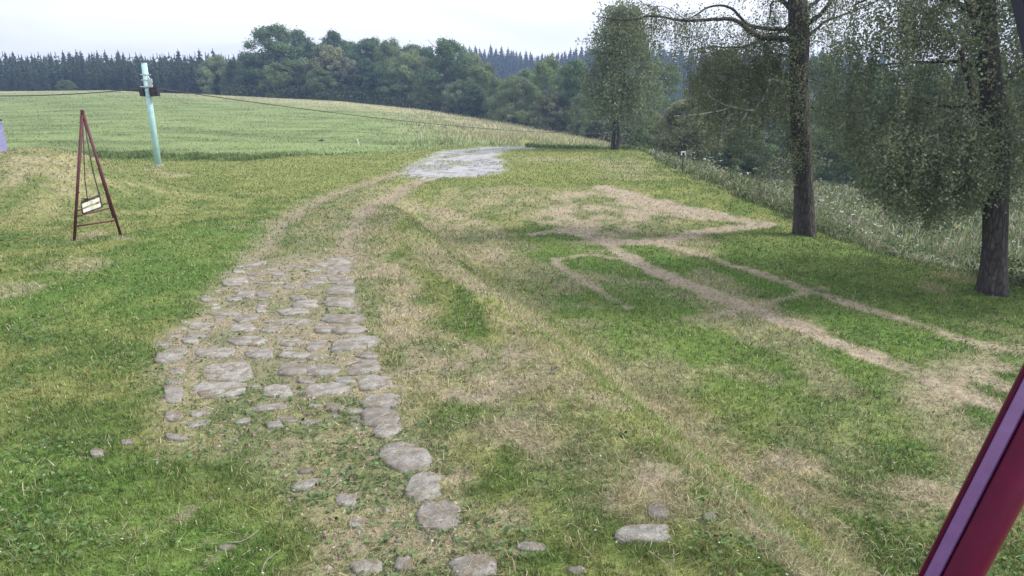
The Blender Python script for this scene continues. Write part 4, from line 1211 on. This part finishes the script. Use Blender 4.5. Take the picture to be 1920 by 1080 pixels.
SW(MB().tube([lerp(na, fa, .58), q_(174, 320, 0), q_(188, 372, 0), q_(191, 388, 0)], .016, 6), 'hanger', M['chain'])
L0, R0 = q_(154, 398, -.15), q_(192, 386, .15)      # seat's front edge, left and right
ax_ = (R0 - L0); upv = Vector((0, 0, 1)); wd = ax_.length
sf = MB()
for px, py in ((153, 380), (191, 366)): pass
c00, c10 = q_(155, 401, -.15), q_(192, 388, .15); c01, c11 = q_(152, 381, -.15), q_(186, 367, .15)
bk0, bk1 = q_(153, 378, .25), q_(186, 366, .5)
for a_, b_ in ((c00, c10), (c00, c01), (c10, c11), (c01, c11)): sf.tube([a_, b_], .016, 6)
SW(sf, 'seat_frame', M['chain'])
for f in (.28, .78):
    a_, b_ = lerp(c01, c00, f), lerp(c11, c10, f)
    mid_ = (a_ + b_) / 2; d = (b_ - a_).normalized(); u = (c01 - c00).normalized(); w_ = d.cross(u)
    mb = MB(); hl, hh_, ht = (b_ - a_).length * .46, .042, .012
    vs = [mid_ + d * sx * hl + u * sy * hh_ + w_ * sz * ht for sx in (-1, 1) for sy in (-1, 1) for sz in (-1, 1)]
    mb.add(vs, [(0, 1, 3, 2), (4, 6, 7, 5), (0, 4, 5, 1), (2, 3, 7, 6), (0, 2, 6, 4), (1, 5, 7, 3)])
    SW(mb, 'seat_slat', M['whitewood'], sm=False)
for k in range(3):
    SW(MB().tube([q_(152, 379 - 3.2 * (k - 2) * -1 - 0, -.1 + .1 * k), q_(186, 373 - 4 * k, .2 + .1 * k)], .011, 6), 'back_rail', M['chain'])

# ------------------------------------------------------------------ ski-tow mast and its rope
m0 = at(297, 311); YP = m0.y
mast = empty('tow_mast', m0); tag(mast, 'pale turquoise steel tow mast with rope pulleys standing at the edge of the meadow', 'mast')
mh = atY(274, 119, YP).z - m0.z
MB().tube([(0, 0, -.3), (0, 0, mh * .5), (0, 0, mh)], [.165, .15, .135], 20).build('pole', M['teal'], mast, True)
MB().cyl((0, 0, mh + .012), (0, 0, 1), .14, .03, 20).build('cap', M['teal'], mast)
MB().tube([(0, 0, -.3), (0, 0, .06)], [.42, .24], 12).build('footing', M['wood'], mast)
zb = atY(285, 172, YP).z - m0.z
for zz in (atY(280, 140, YP).z - m0.z, atY(280, 150, YP).z - m0.z, zb + .22, zb - .22):
    mb = MB().cyl((0, 0, zz), (0, 0, 1), .168, .05, 16); mb.box((.19, 0, zz), (.12, .06, .05)); mb.box((-.19, 0, zz), (.12, .06, .05))
    mb.build('clamp_band', M['galv'], mast)
for sgn, xo, wl in ((-1, -.24, .20), (1, .36, .40)):
    mb = MB().box((xo, -.06, zb - .02), (wl, .24, .40)); mb.box((xo, -.06, zb + .21), (wl * .7, .16, .06))
    mb.build('pulley_housing', M['rubber'], mast)
    MB().cyl((xo, -.21, zb + .02), (0, 1, 0), .10, .05, 18).build('pulley_wheel', M['chain'], mast)
mb = MB(); mb.tube([(.10, -.05, zb + .75), (.24, -.05, zb + .55), (.22, -.05, zb + .2)], .035, 8); mb.box((.22, -.05, zb + .52), (.16, .10, .20)); mb.box((.24, -.05, zb + .28), (.10, .10, .16))
mb.build('bracket_arm', M['galv'], mast)
MB().box((.06, -.20, zb + .24), (.62, .05, .05)).build('cross_arm', M['galv'], mast)

ropeP = Vector((m0.x + .3, YP - .25, m0.z + zb + .2))
rL = atY(-420, 196, 30.0); rM = atY(0, 180, 31.5); rR = atY(1115, 250, 76); rR2 = atY(1400, 292, 88)
def sag(a, b, s, n=14):
    return [lerp(a, b, k / n) - Vector((0, 0, s * 4 * (k / n) * (1 - k / n))) for k in range(n + 1)]
mb = MB().tube(sag(rL, rM, .02, 4) + sag(rM, ropeP, .10)[1:] + sag(ropeP, rR, .55, 30)[1:] + sag(rR, rR2, .05, 4)[1:], .024, 5)
tag(mb.build('tow_rope', M['chain'], None, True), 'thin dark tow rope running from the turquoise mast across the meadow', 'rope')

# ------------------------------------------------------------------ stakes, marker post, cabinet, sticks
def stake(px, base, topy, r, mat, label, tilt=(0, 0), head=None):
    b = at(px, base); top = atY(px, topy, b.y)
    h = top.z - b.z
    e = empty('fence_stake', b); tag(e, label, 'stake', 'stakes in the meadow')
    tp = Vector((tilt[0], tilt[1], h))
    MB().tube([Vector((-tilt[0] * .2, 0, -.15)), tp * .5 + Vector((.01, 0, 0)), tp], [r * 1.1, r, r * .85], 7).build('rod', mat, e, True)
    if head == 'cap':
        MB().box(tp + Vector((0, 0, .02)), (.34, .12, .06)).build('cap', M['chain'], e)
        MB().cyl(tp + Vector((0, 0, .07)), (0, 0, 1), .05, .05, 8).build('knob', M['chain'], e)
    elif head == 'clip':
        MB().box(tp + Vector((.01, -.02, -.03)), (.09, .06, .12)).build('insulator', M['white'], e)
    return e
stake(611, 288, 264, .022, M['wood'], 'dark thin stake with a flat cap, leftmost of the stakes in the meadow', (-.22, 0), 'cap')
stake(674, 276, 261, .035, M['palewood'], 'short white leaning stake between the dark capped stake and the tall one', (-.12, 0), 'clip')
stake(790, 268, 248, .03, M['palewood'], 'upright pale thin stake nearest to the bend of the road', (.03, 0), 'clip')

b = at(1279, 322)
mk = empty('marker_post', b); tag(mk, 'thin dark marker post with a white cap at the edge of the tall grass', 'marker post')
h = atY(1279, 286, b.y).z - b.z
MB().tube([(0, 0, -.2), (0, 0, h * .5), (.0, 0, h)], .03, 8).build('post', M['chain'], mk, True)
mb = MB(); mb.box((0, -.01, h + .03), (.20, .10, .05)); mb.box((-.085, -.01, h - .06), (.035, .10, .14)); mb.box((.085, -.01, h - .06), (.035, .10, .14)); mb.build('white_cap', M['white'], mk)

b = at(-22, 286)
b = Vector((b.x, b.y, b.z))
cb = empty('metal_cabinet', b); tag(cb, 'violet painted metal cabinet with a lipped lid, cut off by the left edge', 'cabinet')
h = atY(-20, 230, b.y).z - b.z
w = 46 / F * b.y
MB().box((0, 0, h / 2 - .1), (w, w * .8, h + .2)).build('body', M['lilac'], cb)
MB().box((0, 0, h + .03), (w + .12, w * .8 + .12, .055)).build('lid', M['galv'], cb)
MB().box((0, 0, h + .13), (w + .02, w * .8 + .02, .14)).build('top_box', M['rubber'], cb)
MB().box((w * .22, -w * .4 - .012, h / 2), (w * .4, .024, h * .8)).build('door', M['lilac'], cb)

STK = [
    ([(424, 1024), (455, 1022), (487, 1001)], .0035, 'forked pale stick lying in the grass near the bottom left'),
    ([(492, 1080), (500, 1060), (527, 1038)], .0035, 'curved pale stalk on the grass at the bottom, right of the forked stick'),
    ([(866, 798), (890, 800), (921, 817)], .0035, 'thin straw-coloured stick lying on the dry bank'),
    ([(1083, 1000), (1092, 1030), (1110, 1050)], .0035, 'branching pale stick in the short grass near the bottom middle'),
    ([(1215, 1040), (1232, 1052), (1252, 1068)], .0035, 'short pale stick below the flat stone at the bottom'),
    ([(650, 690), (668, 683), (682, 681)], .010, 'bent dark stick lying among the paving stones'),
]
for pp, r, lab in STK:
    q = [at(*p) + Vector((0, 0, .035)) for p in pp]
    mb = MB().tube([p - q[0] for p in curve_pts(q, 4)], [r * (1 - .05 * i) for i in range(9)], 6)
    m_ = q[1] - q[0]; mb.tube([m_, m_ + (q[2] - q[1]) * .5 + Vector((-.03, .03, .02))], [r * .6, r * .3], 5)
    o = mb.build('fallen_stick', M['wood'] if r < .01 else M['wood'], None, True); o.location = q[0]; tag(o, lab, 'stick')

# ------------------------------------------------------------------ red post and dark beam of the building beside the camera
def painted(name, c, rough, coat):
    m, t, p = newmat(name)
    n = noise_node(t, 30, 5, .6); r = ramp(t, n.outputs[0], [(.3, tuple(v * .85 for v in c)), (.7, tuple(v * 1.1 for v in c))])
    n2 = noise_node(t, 7, 8, .8); r2 = ramp(t, n2.outputs[0], [(.70, (1, 1, 1)), (.76, (1.6, 1.8, 1.6))])
    t.links.new(mult(t, r.outputs[0], r2.outputs[0]), p.inputs['Base Color'])
    p.inputs['Roughness'].default_value = rough
    p.inputs['Specular IOR Level'].default_value = .5 if coat else .16; p.inputs['Coat Weight'].default_value = coat; p.inputs['Coat Roughness'].default_value = .12
    b = noise_node(t, 90, 2, .5); bump(t, p, b.outputs[0], .05, .002)
    return m
M['red'] = painted('glossy_dark_red_paint', (.075, .0006, .022), .33, 0.0)
M['redsheen'] = painted('satin_red_painted_sky_sheen', (.17, .075, .25), .25, .4)  # red paint of the flat face; its violet sky reflection is painted into the colour
M['navy'] = mat_noise('navy_painted_board', (.010, .012, .05), (.016, .018, .07), 10, .6)
D = 1.15
pA, pB = atY(1783, 1080, D), atY(1985, 690, D)       # axis of the post
ax = (pB - pA).normalized()
low = pA - ax * (pA.z / ax.z + .0); 
pbase = pA + (low - pA) * 1.02; ptop = pA + ax * 1.3
view = (pA - Vector((0, 0, CAMZ))).normalized()
side = ax.cross(view).normalized()
if side.x < 0: side = -side
front = side.cross(ax).normalized()
if front.dot(view) > 0: front = -front
post = empty('roof_post', pbase); tag(post, 'glossy dark red painted metal post slanting across the lower right corner', 'post')
wpx = 66 / F * 1.28
def extr(prof, name, mat, p0=pbase, p1=ptop, par=post, closed=True):
    vs = []; n = len(prof)
    for P_ in (p0, p1): vs += [P_ - par.location + side * a + front * b for a, b in prof]
    fs = [(k, (k + 1) % n, n + (k + 1) % n, n + k) for k in range(n)] + [tuple(range(n))[::-1], tuple(range(n, 2 * n))]
    mb = MB().add(vs, fs); o = mb.build(name, mat, par, False)
    return o
e_ = .050
extr([(-e_, -.055), (-e_, .0), (-e_ * .95, .010), (-e_ * .82, .010), (-e_ * .79, -.055)], 'edge_strip', M['red'])
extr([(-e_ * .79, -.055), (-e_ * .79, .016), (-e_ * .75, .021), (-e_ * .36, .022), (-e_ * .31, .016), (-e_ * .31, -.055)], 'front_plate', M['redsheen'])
arc = [(e_ * -.27, -.055), (e_ * -.27, .010)] + [(e_ * (-.27 + 1.27 * math.sin(q)), .018 + .072 * (math.cos(q) - 1)) for q in np.linspace(.03, 1.56, 16)]
o = extr(arc, 'half_round_cover', M['red'])
for p in o.data.polygons: p.use_smooth = len(p.vertices) == 4
extr([(-e_ * .31, -.055), (-e_ * .31, .002), (-e_ * .27, .002), (-e_ * .27, -.055)], 'seam', M['rubber'])
# dark beam at the upper right corner
qa, qb = atY(1972, -60, D), atY(2054, 330, D)
dirq = (qb - qa).normalized()
beam = empty('roof_beam', qb); tag(beam, 'dark navy board cutting across the upper right corner', 'beam')
sd2 = dirq.cross(view).normalized(); fr2 = sd2.cross(dirq).normalized()
mb = MB(); vs = []
for P_ in (qb + dirq * .12, qa - dirq * .5):
    for a, b in ((-.052, -.03), (-.052, .03), (.052, .03), (.052, -.03)): vs.append(P_ - qb + sd2 * a + fr2 * b)
mb.add(vs, [(0, 1, 5, 4), (1, 2, 6, 5), (2, 3, 7, 6), (3, 0, 4, 7), (3, 2, 1, 0), (4, 5, 6, 7)])
mb.build('board', M['navy'], beam)

# ------------------------------------------------------------------ haze
hz = MB().box((0, 290, 23), (1140, 680, 62))
m = bpy.data.materials.new('haze'); m.use_nodes = True; t = m.node_tree; t.nodes.clear()
o_ = t.nodes.new('ShaderNodeOutputMaterial'); v_ = t.nodes.new('ShaderNodeVolumePrincipled')
v_.inputs['Color'].default_value = (.42, .58, 1.0, 1); v_.inputs['Density'].default_value = .0009; v_.inputs['Anisotropy'].default_value = .2
t.links.new(v_.outputs[0], o_.inputs['Volume'])
tag(hz.build('haze', m), 'thin bluish haze in front of the distant woods', 'haze', kind='stuff')
